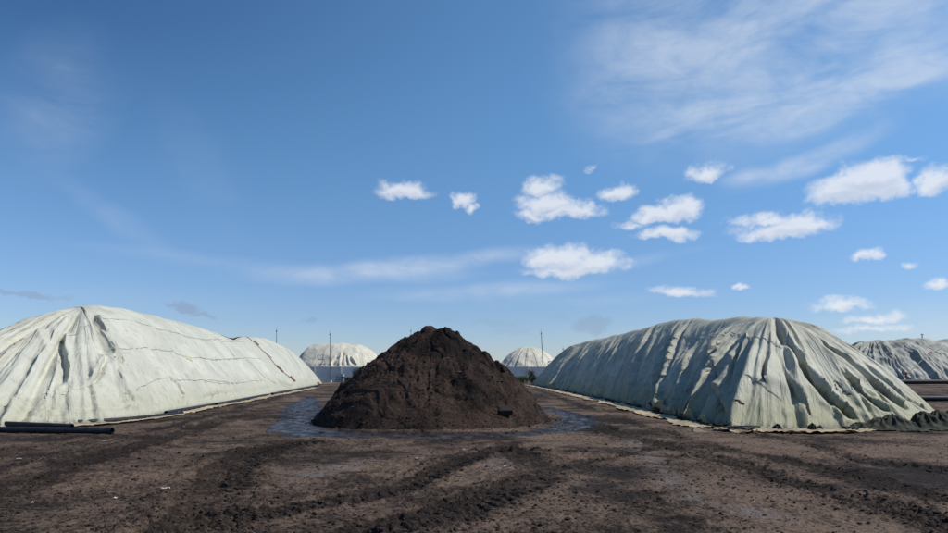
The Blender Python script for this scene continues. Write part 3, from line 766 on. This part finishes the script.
# small rail frames on the wall
def frame(px0, px1, top, D, label, brace):
    x0, _, zt = wp(px0, top, D); x1 = wp(px1, top, D)[0]; b = 2.34
    e_ = empty('rail_frame', ((x0+x1)/2, D, b)); tag(e_, label, 'frame')
    for x in (x0, x1): mb = MB(); mb.tube([(x, D, b), (x, D, zt)], .05, 6); mb.build('upright', M_metal, e_)
    mb = MB(); mb.tube([(x0, D, zt), (x1, D, zt)], .05, 6); mb.build('top_rail', M_metal, e_)
    mb = MB(); mb.tube([(x0, D, b+.4), (x1, D, b+.4)], .04, 6); mb.tube([(x0, D, b) if brace else (x1, D, b), (x1, D, zt) if brace else (x0, D, zt)], .04, 6); mb.build('brace', M_metal, e_)
frame(318, 325, 359.5, WY_, 'small metal rail frame on the wall before the wide white mound', True)
frame(548, 555, 361.5, WY_, 'small metal rail frame on the wall before the narrow creased mound', False)

# shrubs
def shrub(x, y_, h, wd, mat, label, n=1400):
    e_ = empty('shrub', (x, y_, 0)); tag(e_, label, 'shrub', 'shrubs at the foot of the far wall')
    mb = MB()
    for k in range(9):
        a = random.uniform(0, 6.28); q = random.uniform(.2, .8)
        mb.tube([(x, y_, -.05), (x+.3*q*wd*math.cos(a), y_+.3*q*wd*math.sin(a), h*.45), (x+.5*q*wd*math.cos(a), y_+.5*q*wd*math.sin(a), h*random.uniform(.7, .95))], [.04, .025, .01], 5)
    mb.build('stems', M_bark, e_)
    cs = rng.normal(size=(16, 3))*np.array([wd*.24, wd*.2, h*.2])+np.array([x, y_, h*.52])
    P = cs[rng.integers(0, 16, n)]+rng.normal(size=(n, 3))*np.array([wd*.1, wd*.1, h*.11]); P[:, 2] = np.clip(P[:, 2], .05, h*1.1)
    L = rng.uniform(.05, .11, n); A = rng.normal(size=(n, 3)); A /= np.linalg.norm(A, axis=1)[:, None]; B = np.cross(A, rng.normal(size=(n, 3))); B /= np.linalg.norm(B, axis=1)[:, None]
    V = np.stack([P-A*L[:, None], P+B*L[:, None]*.5, P+A*L[:, None], P-B*L[:, None]*.5], 1).reshape(-1, 3)
    mesh_obj('foliage', V, (np.arange(n)[:, None]*4+np.arange(4)), mat, e_, False)
shrub(wp(521, 371, 84)[0], 84, .95, 2.6, M_leaf, 'low bright green shrub by the wall, just right of the compost pile', 2200)
shrub(wp(532, 371, 86)[0], 86, 1.7, 1.5, M_leafd, 'small dark upright shrub by the wall near the right cover')
shrub(wp(357, 371, 88)[0], 88, 1.9, 1.9, M_leafd, 'dark rounded shrub against the wall left of the compost pile', 1900)
shrub(wp(350, 371, 87)[0], 87, .8, 2.2, M_leafd, 'low dark ground-hugging shrub beside the rounded one')
# tank and pallets near the far end of the left row
x = wp(340, 371, 88)[0]
e_ = empty('storage_tank', (x, 88, 0)); tag(e_, 'pale blue storage tank in a cage standing before the wall', 'tank')
mb = MB(); mb.box((x, 88, .75), (1.0, 1.0, 1.1)); mb.build('body', simple('pale_blue', (.35, .45, .55), .5), e_, False)
mb = MB(); mb.box((x, 88, .1), (1.2, 1.2, .18)); mb.build('pallet', M_wood, e_, False)
mb = MB()
for k in range(5):
    xx_ = x-.55+k*.275; mb.tube([(xx_, 87.45, .2), (xx_, 87.45, 1.35)], .02, 5); mb.tube([(xx_, 88.55, .2), (xx_, 88.55, 1.35)], .02, 5)
for zz_ in (.45, .9, 1.33): mb.tube([(x-.55, 87.45, zz_), (x+.55, 87.45, zz_), (x+.55, 88.55, zz_), (x-.55, 88.55, zz_), (x-.55, 87.45, zz_)], .02, 5)
mb.build('cage', M_metal, e_)
mb = MB(); mb.tube([(x, 88, 1.29), (x, 88, 1.38)], .15, 12); mb.build('cap', M_black, e_)

# ---------------------------------------------------------------- sheets under the tarps
def strip(name, pts, wid, mat, label, seed, cat_='sheet', h=.05, lift=.02, nv=22, dens=.05):
    P = cat(pts, max(40, int(sum(math.dist(a, b) for a, b in zip(pts[:-1], pts[1:]))/dens)))
    n_ = len(P); T = np.gradient(P[:, :2], axis=0); T /= np.linalg.norm(T, axis=1)[:, None]; Nn = np.stack([T[:, 1], -T[:, 0]], 1)
    u = np.concatenate([[0], np.cumsum(np.linalg.norm(np.diff(P[:, :2], axis=0), axis=1))])
    wv = wid*np.clip(.9+.8*perlin(u*.45, seed, 0)+.35*perlin(u*2.6, seed, 3), .12, 2)
    v = np.linspace(-.5, .5, nv)[None, :]
    X = P[:, 0:1]+Nn[:, 0:1]*wv[:, None]*v; Y = P[:, 1:2]+Nn[:, 1:2]*wv[:, None]*v
    Z = ground_fields(X, Y)[0]*.6
    Z = Z+lift+h*(.5-np.abs(perlin(X*1.6+seed, Y*1.6, 2)))+h*.6*(.4-np.abs(perlin(X*5, Y*5, seed)))*1.0
    Z = np.maximum(Z, ground_fields(X, Y)[0]-.012+.03*(1-np.abs(2*v))**.5)
    o = mesh_obj(name, np.stack([X, Y, Z], -1).reshape(-1, 3), grid_faces(n_, nv), mat, loc=(P[0, 0], P[0, 1], 0))
    return tag(o, label, cat_)
strip('ground_sheet', [(6.6, 74), (6.85, 60), (7.0, 46), (7.15, 34), (7.0, 27), (6.85, 22), (6.8, 18.6)], 1.0, M_cream, 'narrow cream canvas strip along the foot of the right cover', 2.0, h=.06)
strip('ground_sheet', [(6.9, 18.0), (7.6, 17.55), (8.8, 17.6), (9.9, 17.7), (11.2, 18.0)], .7, M_cream, 'crumpled cream canvas bunched at the near corner of the right cover', 5.0, h=.13, lift=.01)
strip('ground_sheet', [(-15.5, 17.7), (-13.0, 18.9), (-11.9, 20.7), (-11.3, 22.9), (-11.8, 26), (-12.4, 31), (-13.2, 40), (-14.3, 50), (-16, 64)], .7, M_cream, 'yellow-cream canvas strip peeping out along the foot of the left cover', 7.0, h=.05)
# earth thrown against the right cover
n = 2600
t_ = rng.uniform(0, 1, n)**1.4; Yb = 18.5+t_*58; Xb = np.interp(Yb, [18, 20.6, 24, 30, 37, 46, 55, 66, 78], [7.25, 7.25, 7.4, 7.6, 7.6, 7.6, 7.4, 7.1, 6.9])+rng.normal(0, .12, n)
sz = np.clip(.045*np.exp(rng.normal(0, .45, n)), .015, .15)
tag(lumps('mud_lumps', np.stack([Xb, Yb, gz_many(np.stack([Xb, Yb], 1))+.02], 1), sz, M_clod), 'dark lumps of mud thrown along the foot of the right cover', 'mud lumps', kind='stuff')

# ---------------------------------------------------------------- pipes
def pipe(a, b, r, label, sag=.0, n=14, dz=0.0, dz2=None, mid=None, mat=None):
    (x0, y0), (x1, y1) = a, b
    P = cat([(x0, y0), mid, (x1, y1)] if mid else [(x0, y0), (x1, y1)], n)
    z = gz_many(P); zs = max(z)*.3+min(z)*.7
    dz2 = dz if dz2 is None else dz2
    Q = np.array([(p[0], p[1], zs+r+.01+dz+(dz2-dz)*k/(n-1)) for k, p in enumerate(P)])
    e_ = empty('drain_pipe', (x0, y0, 0)); tag(e_, label, 'pipe', 'black drain pipes by the left row' if x0 < 0 else 'black drain pipes by the right rows')
    V, Fs = tube_geo(Q, r, 14, False); o = mesh_obj('pipe_wall', V, Fs, mat or M_black, e_)
    V2, F2 = tube_geo(Q, r*.86, 14, False); o2 = mesh_obj('bore', V2, [f[::-1] for f in F2], mat or M_black, e_)
    for q in (0, -1):
        mb = MB(); d = Q[1]-Q[0] if q == 0 else Q[-1]-Q[-2]; d = d/np.linalg.norm(d); c = Q[q]; s_ = -1 if q == 0 else 1
        mb.tube([c-d*.12*s_, c+d*.004*s_], r*1.08, 14, False); mb.build('collar', mat or M_black, e_)
pipe((-17.6, 18.0), gp(112, 434), .085, 'thickest black pipe, nearest the camera at the lower left edge')
pipe((-18, 19.6), gp(72, 430), .075, 'black pipe lying just behind the nearest one at the left edge', dz=.1, dz2=.0)
pipe(gp(78, 424.5), gp(182, 415), .075, 'black pipe before the wrinkled end of the left cover', mid=gp(130, 421))
pipe(gp(166, 414.5), gp(222, 404.5), .075, 'black pipe partly on the cream strip, second along the left cover')
pipe(gp(216, 406.0), gp(275, 394.5), .09, 'black pipe third along the foot of the left cover')
pipe(gp(272, 395.5), gp(318, 386.5), .10, 'furthest black pipe at the foot of the left cover')
pipe((20, 36.3), (38, 35.6), .16, 'black pipe lying on bare earth beyond the right cover, nearer one')
pipe((33, 60.8), (60, 60.2), .22, 'long black pipe along the foot of the crumpled grey cover')
# dark plinth strip in front of far right heap
strip('ground_sheet', [(33, 61.6), (45, 61.3), (60, 61.3)], 1.2, M_hollow_shade_and_cloth, 'dark sheet edge under the crumpled grey cover', 9.0, h=.1, dens=.2)

# ---------------------------------------------------------------- dark bunches, hollows with painted shade, and rope at the near corner of the right cover
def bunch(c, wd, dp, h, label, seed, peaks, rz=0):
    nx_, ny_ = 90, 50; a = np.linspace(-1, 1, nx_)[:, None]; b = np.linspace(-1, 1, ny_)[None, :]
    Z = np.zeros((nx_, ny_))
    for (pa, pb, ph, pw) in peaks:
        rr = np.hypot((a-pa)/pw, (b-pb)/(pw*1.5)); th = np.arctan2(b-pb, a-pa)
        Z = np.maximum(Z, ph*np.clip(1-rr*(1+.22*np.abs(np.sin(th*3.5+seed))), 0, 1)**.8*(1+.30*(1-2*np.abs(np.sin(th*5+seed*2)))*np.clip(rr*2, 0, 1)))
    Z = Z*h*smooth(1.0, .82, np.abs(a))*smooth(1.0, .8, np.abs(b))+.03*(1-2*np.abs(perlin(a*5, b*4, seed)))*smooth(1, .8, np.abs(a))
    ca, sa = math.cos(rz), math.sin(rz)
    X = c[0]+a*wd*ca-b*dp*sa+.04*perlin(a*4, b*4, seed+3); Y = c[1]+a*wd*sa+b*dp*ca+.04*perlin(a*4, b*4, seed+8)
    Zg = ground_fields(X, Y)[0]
    o = mesh_obj('hollow_shade_and_bundle', np.stack([X, Y, Zg+.01+Z], -1).reshape(-1, 3), grid_faces(nx_, ny_), M_hollow_shade_and_cloth, loc=(c[0], c[1], 0))
    tag(o, label, 'bundle', 'dark folded bundles and forms painted as shaded hollows at the end of the right cover'); return o
bunch((12.15, 18.75), 1.15, .5, .46, 'wide dark peaked form painted as the shaded hollow under the lifted tarp at the foot of the right cover', 1., [(-.6, 0, .45, .45), (-.1, -.1, .8, .6), (.2, -.1, 1.0, .6), (.62, 0, .55, .4)])  # solid near-black form standing in for the shade below the raised tarp edge
bunch((14.25, 19.15), 1.15, .55, .6, 'dark form painted as the shaded hollow under the lifted tarp at the right edge, outermost corner of the right cover', 4., [(-.6, 0, .85, .6), (-.15, .1, .9, .6), (.2, .1, .85, .6), (.6, 0, 1.0, .6)], .12)  # outer hollow, its shade likewise given as a dark solid form
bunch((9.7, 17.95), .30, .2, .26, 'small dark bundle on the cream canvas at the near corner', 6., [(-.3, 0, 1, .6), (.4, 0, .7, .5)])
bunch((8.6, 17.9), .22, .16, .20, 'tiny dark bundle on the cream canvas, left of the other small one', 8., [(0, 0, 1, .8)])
def rope(c, R_, label, seed, turns=2.3):
    th = np.linspace(0, turns*2*np.pi, 110); rr = R_*(.75+.25*np.sin(th*.37+seed))
    X = c[0]+rr*1.5*np.cos(th)+.05*np.sin(th*3.1); Y = c[1]+rr*.6*np.sin(th); Z = gz_at(*c)+.10+.09*np.abs(np.sin(th*.63+seed))
    V, Fs = tube_geo(np.stack([X, Y, Z], 1), .018, 6); tag(mesh_obj('rope_coil', V, Fs, M_black, loc=(c[0], c[1], 0)), label, 'rope')
rope((7.25, 17.25), .38, 'black rope loosely coiled at the near left corner of the right cover', 1.)
rope((10.6, 17.75), .2, 'short black rope tangled beside the crumpled cream canvas', 2., 1.6)
# folded cream triangle
mb = MB(); gx, gy = gp(700, 432); z0 = gz_at(gx, gy)
mb.add([(gx-.2, gy, z0), (gx+.24, gy-.04, z0), (gx-.12, gy+.08, z0+.15), (gx-.2, gy+.3, z0), (gx+.26, gy+.25, z0)], [(0, 1, 2), (0, 2, 3), (1, 4, 2), (3, 2, 4), (0, 3, 4, 1)])
tag(mb.build('canvas_fold', M_cream, None, False, (gx, gy, z0)), 'small standing fold of cream canvas left of the coiled rope', 'canvas')

# debris heap at the far end of the left row
deb = [('plank', (334, 384), (3.0, .25, .1), .25, M_wood, 'pale plank at the far end of the left cover, nearest the compost pile', 'plank'),
       ('plank', (322, 385), (2.4, .22, .1), -.3, M_wood, 'short plank leaning across the debris at the far end of the left cover', 'plank'),
       ('crate', (314, 385), (1.2, .8, .35), .4, M_rust, 'rust-red crate among the debris at the far end of the left cover', 'crate'),
       ('plastic_sack', (321, 382), (1.3, .8, .4), .2, M_white, 'white sack slumped among the debris before the wall', 'sack'),
       ('tyre_stack', (330, 381), (1.0, 1.0, .5), 0, M_black, 'stack of black tyres in the debris before the wall', 'tyres')]
for nme, p, dim, rz, mt, lab, ct in deb:
    x, y_ = gp(*p)
    if nme == 'tyre_stack':
        mb = MB()
        for k in range(2):
            th = np.linspace(0, 2*np.pi, 25); mb.tube(np.stack([x+.4*np.cos(th), y_+.4*np.sin(th), np.full(25, .13+k*.24)], 1), .12, 8, False)
        o = mb.build(nme, mt, None, loc=(x, y_, 0))
    elif nme == 'plastic_sack':
        q = LV.copy(); bm = __import__('bmesh').new(); __import__('bmesh').ops.create_icosphere(bm, subdivisions=3, radius=1)
        q = np.array([v.co[:] for v in bm.verts]); ff = [tuple(v.index for v in f.verts) for f in bm.faces]; bm.free()
        q = np.sign(q)*np.abs(q)**.8; q = q*(1+.2*fbm(q[:, 0]*1.5, q[:, 1]*1.5, q[:, 2]*1.5, 3))[:, None]*np.array(dim)/2+np.array([x, y_, dim[2]*.42])
        o = mesh_obj(nme, q, ff, mt, loc=(x, y_, 0))
    elif nme == 'crate':
        mb = MB()
        for sx in (-1, 1):
            mb.box((x+sx*dim[0]/2*.96, y_, dim[2]/2), (.04, dim[1], dim[2]))
        for sy in (-1, 1):
            for k in range(3): mb.box((x, y_+sy*dim[1]/2, .06+k*.12), (dim[0]*.91, .03, .09))
        mb.box((x, y_, .02), (dim[0]*.9, dim[1]*.94, .03)); o = mb.build(nme, mt, None, False, (x, y_, 0))
    else:
        mb = MB(); mb.box((x, y_, .1), dim, rz, .05); o = mb.build(nme, mt, None, False, (x, y_, 0))
        bv = o.modifiers.new('bevel', 'BEVEL'); bv.width = .015; bv.segments = 2
    tag(o, lab, ct)

# ---------------------------------------------------------------- litter
M_scrap = simple('dirty_white_scrap', (.46, .45, .41), .7, .2, .3, 40)
def scrap(px, py, L, W, label, seed, mat=None):
    x, y_ = gp(px, py); nx_, ny_ = 10, 6
    a = np.linspace(-.5, .5, nx_)[:, None]; b = np.linspace(-.5, .5, ny_)[None, :]
    wv = 1+.4*perlin(a*3+seed, 0, seed)
    rz = math.radians(seed*37 % 50-25); X = a*L; Y = b*W*wv
    Z = .02*(1+perlin(a*4+seed, b*4, seed))+.4*W*np.abs(b)**2
    XX = x+X*math.cos(rz)-Y*math.sin(rz); YY = y_+X*math.sin(rz)+Y*math.cos(rz)
    g = gz_many(np.stack([XX.ravel(), YY.ravel()], 1)).reshape(XX.shape).max()
    o = mesh_obj('plastic_scrap', np.stack([XX, YY, g+Z], -1).reshape(-1, 3), grid_faces(nx_, ny_), mat or M_scrap, loc=(x, y_, g))
    m_ = o.modifiers.new('thick', 'SOLIDIFY'); m_.thickness = .003
    tag(o, label, 'litter', 'pale scraps lying on the churned ground')
scrap(165, 490, .13, .05, 'largest white scrap, long and flat, on the churned ground at lower left', 1)
scrap(115, 500, .045, .05, 'small white scrap lower left, nearest the long flat one', 2)
scrap(32, 507, .035, .03, 'tiny white scrap near the lower left corner', 3)
scrap(104, 442, .09, .05, 'white scrap on the ground just beyond the end of the nearest black pipe', 4)
scrap(19, 462, .08, .04, 'pale scrap on the ground by the left edge', 5)
scrap(445, 430, .08, .05, 'white scrap in the wet mud before the compost pile', 6)
scrap(417, 461, .05, .04, 'pale scrap on bare ground in front of the compost pile', 7)
scrap(464, 450, .07, .05, 'pale scrap beside the rut directly below the pile', 8)
scrap(505, 471, .05, .03, 'pale scrap on the light patch of ground in the centre', 9)
scrap(596, 478, .03, .02, 'tiny pale scrap right of centre on the ground', 10)
# a straw
x, y_ = gp(755, 499); g = gz_at(x, y_); V, Fs = tube_geo([(x-.06, y_-.12, g+.02), (x, y_, g+.03), (x+.05, y_+.14, g+.02)], .004, 5)
tag(mesh_obj('straw', V, Fs, M_white, loc=(x, y_, g)), 'thin pale straw lying on the ground at lower right', 'straw')

# ---------------------------------------------------------------- sun and sky
EL, AZ = 49.0, 90.0          # azimuth clockwise from the view direction (+Y)
sd = np.array([math.sin(math.radians(AZ))*math.cos(math.radians(EL)), math.cos(math.radians(AZ))*math.cos(math.radians(EL)), math.sin(math.radians(EL))])
L = bpy.data.lights.new('sun', 'SUN'); L.energy = 4.3; L.angle = math.radians(.53); L.color = (1, .95, .87)
lo = bpy.data.objects.new('sun', L); COL.objects.link(lo)
from mathutils import Vector
lo.rotation_euler = Vector(sd).to_track_quat('Z', 'Y').to_euler(); lo.location = Vector(sd)*60

W = bpy.data.worlds.new('World'); S.world = W; W.use_nodes = True
t = NT(W.node_tree); bg = W.node_tree.nodes['Background']; bg.inputs['Strength'].default_value = .097
sky = t.new('ShaderNodeTexSky'); sky.sky_type = 'NISHITA'; sky.sun_disc = False
sky.sun_elevation = math.radians(EL); sky.sun_rotation = math.radians(AZ); sky.air_density = 1.0; sky.dust_density = .05; sky.ozone_density = 4.0
tc = t.new('ShaderNodeTexCoord'); dirv = tc.outputs['Generated']
sep = t.new('ShaderNodeSeparateXYZ'); t.l.new(dirv, sep.inputs[0]); dx, dy, dz = sep.outputs
az = t.m('ARCTAN2', dx, dy); el = t.m('ARCSINE', dz)
comb = t.new('ShaderNodeCombineXYZ'); t.l.new(az, comb.inputs[0]); t.l.new(el, comb.inputs[1]); ae = comb.outputs[0]
def warp(sc1, amt, det=4):
    c = t.noise(ae, sc1, det, .6, 0, 1)
    s_ = t.new('ShaderNodeSeparateColor'); t.l.new(c, s_.inputs[0])
    return t.m('MULTIPLY', t.m('SUBTRACT', s_.outputs[0], .5), amt), t.m('MULTIPLY', t.m('SUBTRACT', s_.outputs[1], .5), amt)
wa, wb = warp(13, .06); wc, wd_ = warp(48, .022)
azw = t.m('ADD', t.m('ADD', az, wa), wc); elw = t.m('ADD', t.m('ADD', el, t.m('MULTIPLY', wb, .7)), t.m('MULTIPLY', wd_, .8))
def sph(px, py):
    x, z = (px-CX)/F, (HY-py)/F; return math.atan2(x, 1), math.atan2(z, math.hypot(x, 1))
def ell(px, py, rx, ry, ang=0, a_=None, e__=None, flat=1.7):
    a0, e0 = sph(px, py); k = 1/(1+((px-CX)/F)**2)
    A = t.m('SUBTRACT', a_, a0); E = t.m('SUBTRACT', e__, e0)
    if ang:
        c, s_ = math.cos(ang), math.sin(ang)
        A, E = t.m('ADD', t.m('MULTIPLY', A, c), t.m('MULTIPLY', E, s_)), t.m('SUBTRACT', t.m('MULTIPLY', E, c), t.m('MULTIPLY', A, s_))
    A = t.m('DIVIDE', A, rx/F*(k**.8)); E = t.m('DIVIDE', E, ry/F*(k**.5))
    if flat != 1: E2 = t.m('MAXIMUM', E, t.m('MULTIPLY', E, -flat))
    else: E2 = E
    d2 = t.m('ADD', t.m('MULTIPLY', A, A), t.m('MULTIPLY', E2, E2))
    return t.m('SUBTRACT', 1.0, t.m('SQRT', d2)), E
cum = [(866, 182, 34, 17, 1), (848, 193, 38, 15, 1), (884, 188, 24, 14, .9), (942, 184, 26, 14, .9), (764, 222, 34, 8, .65), (800, 226, 36, 13, .9), (780, 232, 40, 9, .8), (682, 212, 20, 12, 1), (660, 215, 24, 9, .9), (632, 225, 16, 6, .45),
       (664, 235, 30, 8, .75), (543, 188, 20, 12, .8), (548, 205, 30, 12, .75), (570, 212, 30, 9, .7), (614, 193, 20, 10, .85), (536, 214, 22, 7, .6), (560, 260, 30, 15, .9), (590, 266, 36, 12, .8), (574, 270, 44, 9, .8),
       (404, 191, 24, 11, .75), (464, 200, 12, 7, .7), (471, 208, 7, 5, .5), (706, 175, 22, 9, .7), (678, 293, 28, 7, .6), (843, 304, 30, 7, .6), (872, 317, 26, 6, .55), (868, 328, 30, 6, .45), (865, 258, 14, 7, .55),
       (744, 287, 10, 4, .6), (913, 267, 9, 4, .45), (942, 286, 14, 7, .6), (588, 166, 6, 4, .35), (914, 162, 14, 4, .35), (900, 328, 18, 7, .3)]
M_, G_ = None, None
for (px, py, rx, ry, st_) in cum:
    m_, E = ell(px, py, rx*1.38, ry*1.42, 0, azw, elw)
    m_ = t.m('MULTIPLY', m_, st_)
    g = t.m('MULTIPLY', t.m('MAXIMUM', m_, 0.0), t.rng(E, .25, -.55))
    M_ = m_ if M_ is None else t.m('MAXIMUM', M_, m_)
    G_ = g if G_ is None else t.m('MAXIMUM', G_, g)
nz = t.noise(t.mapping(ae, (1, 1.4, 1)), 30, 9, .66)
dens = t.rng(t.m('ADD', M_, t.m('MULTIPLY', t.m('SUBTRACT', nz, .5), .95)), .0, .56)
dens = t.m('MULTIPLY', dens, t.rng(M_, -.12, .14))
# thin high cloud
cir = [(800, 45, 260, 95, .10, .8), (860, 20, 190, 80, .2, .6), (680, 40, 150, 100, 0, .6), (730, 126, 120, 8, .05, 1.0), (860, 100, 120, 14, .20, .9), (790, 100, 140, 30, .1, .5), (810, 160, 95, 11, .24, 1.0), (740, 178, 30, 8, .2, .6),
       (440, 262, 120, 9, .10, 1.0), (360, 275, 130, 10, .03, .8), (490, 290, 130, 9, .06, .8), (230, 262, 160, 8, -.04, .24), (640, 262, 70, 6, .15, .35), (60, 110, 60, 80, -.6, .30), (110, 215, 80, 14, -.5, .25), (200, 170, 40, 70, .6, .08), (560, 300, 120, 7, .03, .30), (900, 320, 90, 22, 0, .35), (760, 340, 260, 22, 0, .22),(150,300,160,12,0,.12)]
C_ = None
wa2, wb2 = warp(4, .10, 3); az2 = t.m('ADD', az, wa2); el2 = t.m('ADD', el, t.m('MULTIPLY', wb2, .35))
for (px, py, rx, ry, an, st_) in cir:
    m_, _ = ell(px, py, rx*1.15, ry*1.35, an, az2, el2, 1)
    m_ = t.m('MULTIPLY', t.rng(m_, 0.0, .9), st_)
    C_ = m_ if C_ is None else t.m('ADD', C_, m_)
s1 = t.noise(t.mapping(ae, (2.0, 7, 1), (0, 0, -.25)), 2.6, 7, .58, .5)
s2 = t.noise(t.mapping(ae, (3, 5, 1), (0, 0, .5)), 5, 7, .6, .7)
cirn = t.m('MULTIPLY', t.rng(s1, .20, .66), t.rng(s2, .2, .75, .5, 1.0))
cird = t.m('MULTIPLY', t.m('MINIMUM', C_, 1.0), cirn, clamp=True)
# small grey clouds near the horizon
gm = None
for (px, py, rx, ry, an, st_) in [(26, 296, 30, 4, -.04, .8), (60, 301, 18, 3, 0, .4), (180, 306, 18, 6, -.15, 1), (202, 315, 16, 3, -.15, .8), (592, 325, 22, 9, 0, .7), (312, 318, 9, 2.5, 0, .6), (500, 325, 30, 4, 0, .3), (445, 322, 12, 4, 0, .2), (515, 332, 24, 5, 0, .25), (560, 318, 14, 4, 0, .2)]:
    m_, _ = ell(px, py, rx*1.3, ry*1.4, an, azw, elw, 1.3); m_ = t.m('MULTIPLY', t.rng(t.m('ADD', m_, t.m('MULTIPLY', t.m('SUBTRACT', nz, .5), .6)), .1, .6), st_)
    gm = m_ if gm is None else t.m('MAXIMUM', gm, m_)
hs = t.new('ShaderNodeHueSaturation'); hs.inputs['Hue'].default_value = .50; hs.inputs['Saturation'].default_value = 1.0; hs.inputs['Value'].default_value = 1.0
t.l.new(sky.outputs[0], hs.inputs['Color'])
tint = t.mix(t.rng(el, .0, .42), (.80, .87, 1.10), (.98, 1.32, 1.42))
skyc = t.mix(1.0, hs.outputs[0], tint, 'MULTIPLY')
lf = t.m('MULTIPLY', t.rng(az, .15, -.85), t.rng(el, .12, .6))
skyc = t.mix(lf, skyc, t.mix(1.0, skyc, (.30, .42, .58), 'MULTIPLY'))
skyc = t.mix(t.m('MULTIPLY', cird, .68), skyc, (6.6, 7.4, 8.6))
skyc = t.mix(t.m('MULTIPLY', gm, .48), skyc, (2.6, 3.3, 4.5))
cc = t.mix(t.rng(G_, .04, .42, 0, .7), (8.9, 9.1, 9.5), (5.8, 6.4, 7.6))
skyc = t.mix(t.m('MULTIPLY', dens, .76), skyc, cc)
t.l.new(skyc, bg.inputs['Color'])

# ---------------------------------------------------------------- camera
cam = bpy.data.cameras.new('camera'); co = bpy.data.objects.new('camera', cam); COL.objects.link(co)
co.location = (0, 0, CH); co.rotation_euler = (math.radians(90), 0, 0)
cam.sensor_width = 36; cam.lens = 24.0; cam.shift_y = (HY-266.5)/948; cam.clip_start = .1; cam.clip_end = 6000
S.camera = co
for o in bpy.data.objects:
    if '_o' in o: del o['_o']
S.view_settings.view_transform = 'Standard'; S.view_settings.look = 'None'; S.view_settings.exposure = 0.0; S.view_settings.gamma = 1; S.view_settings.use_curve_mapping = False
S.render.resolution_x = 1024; S.render.resolution_y = 576
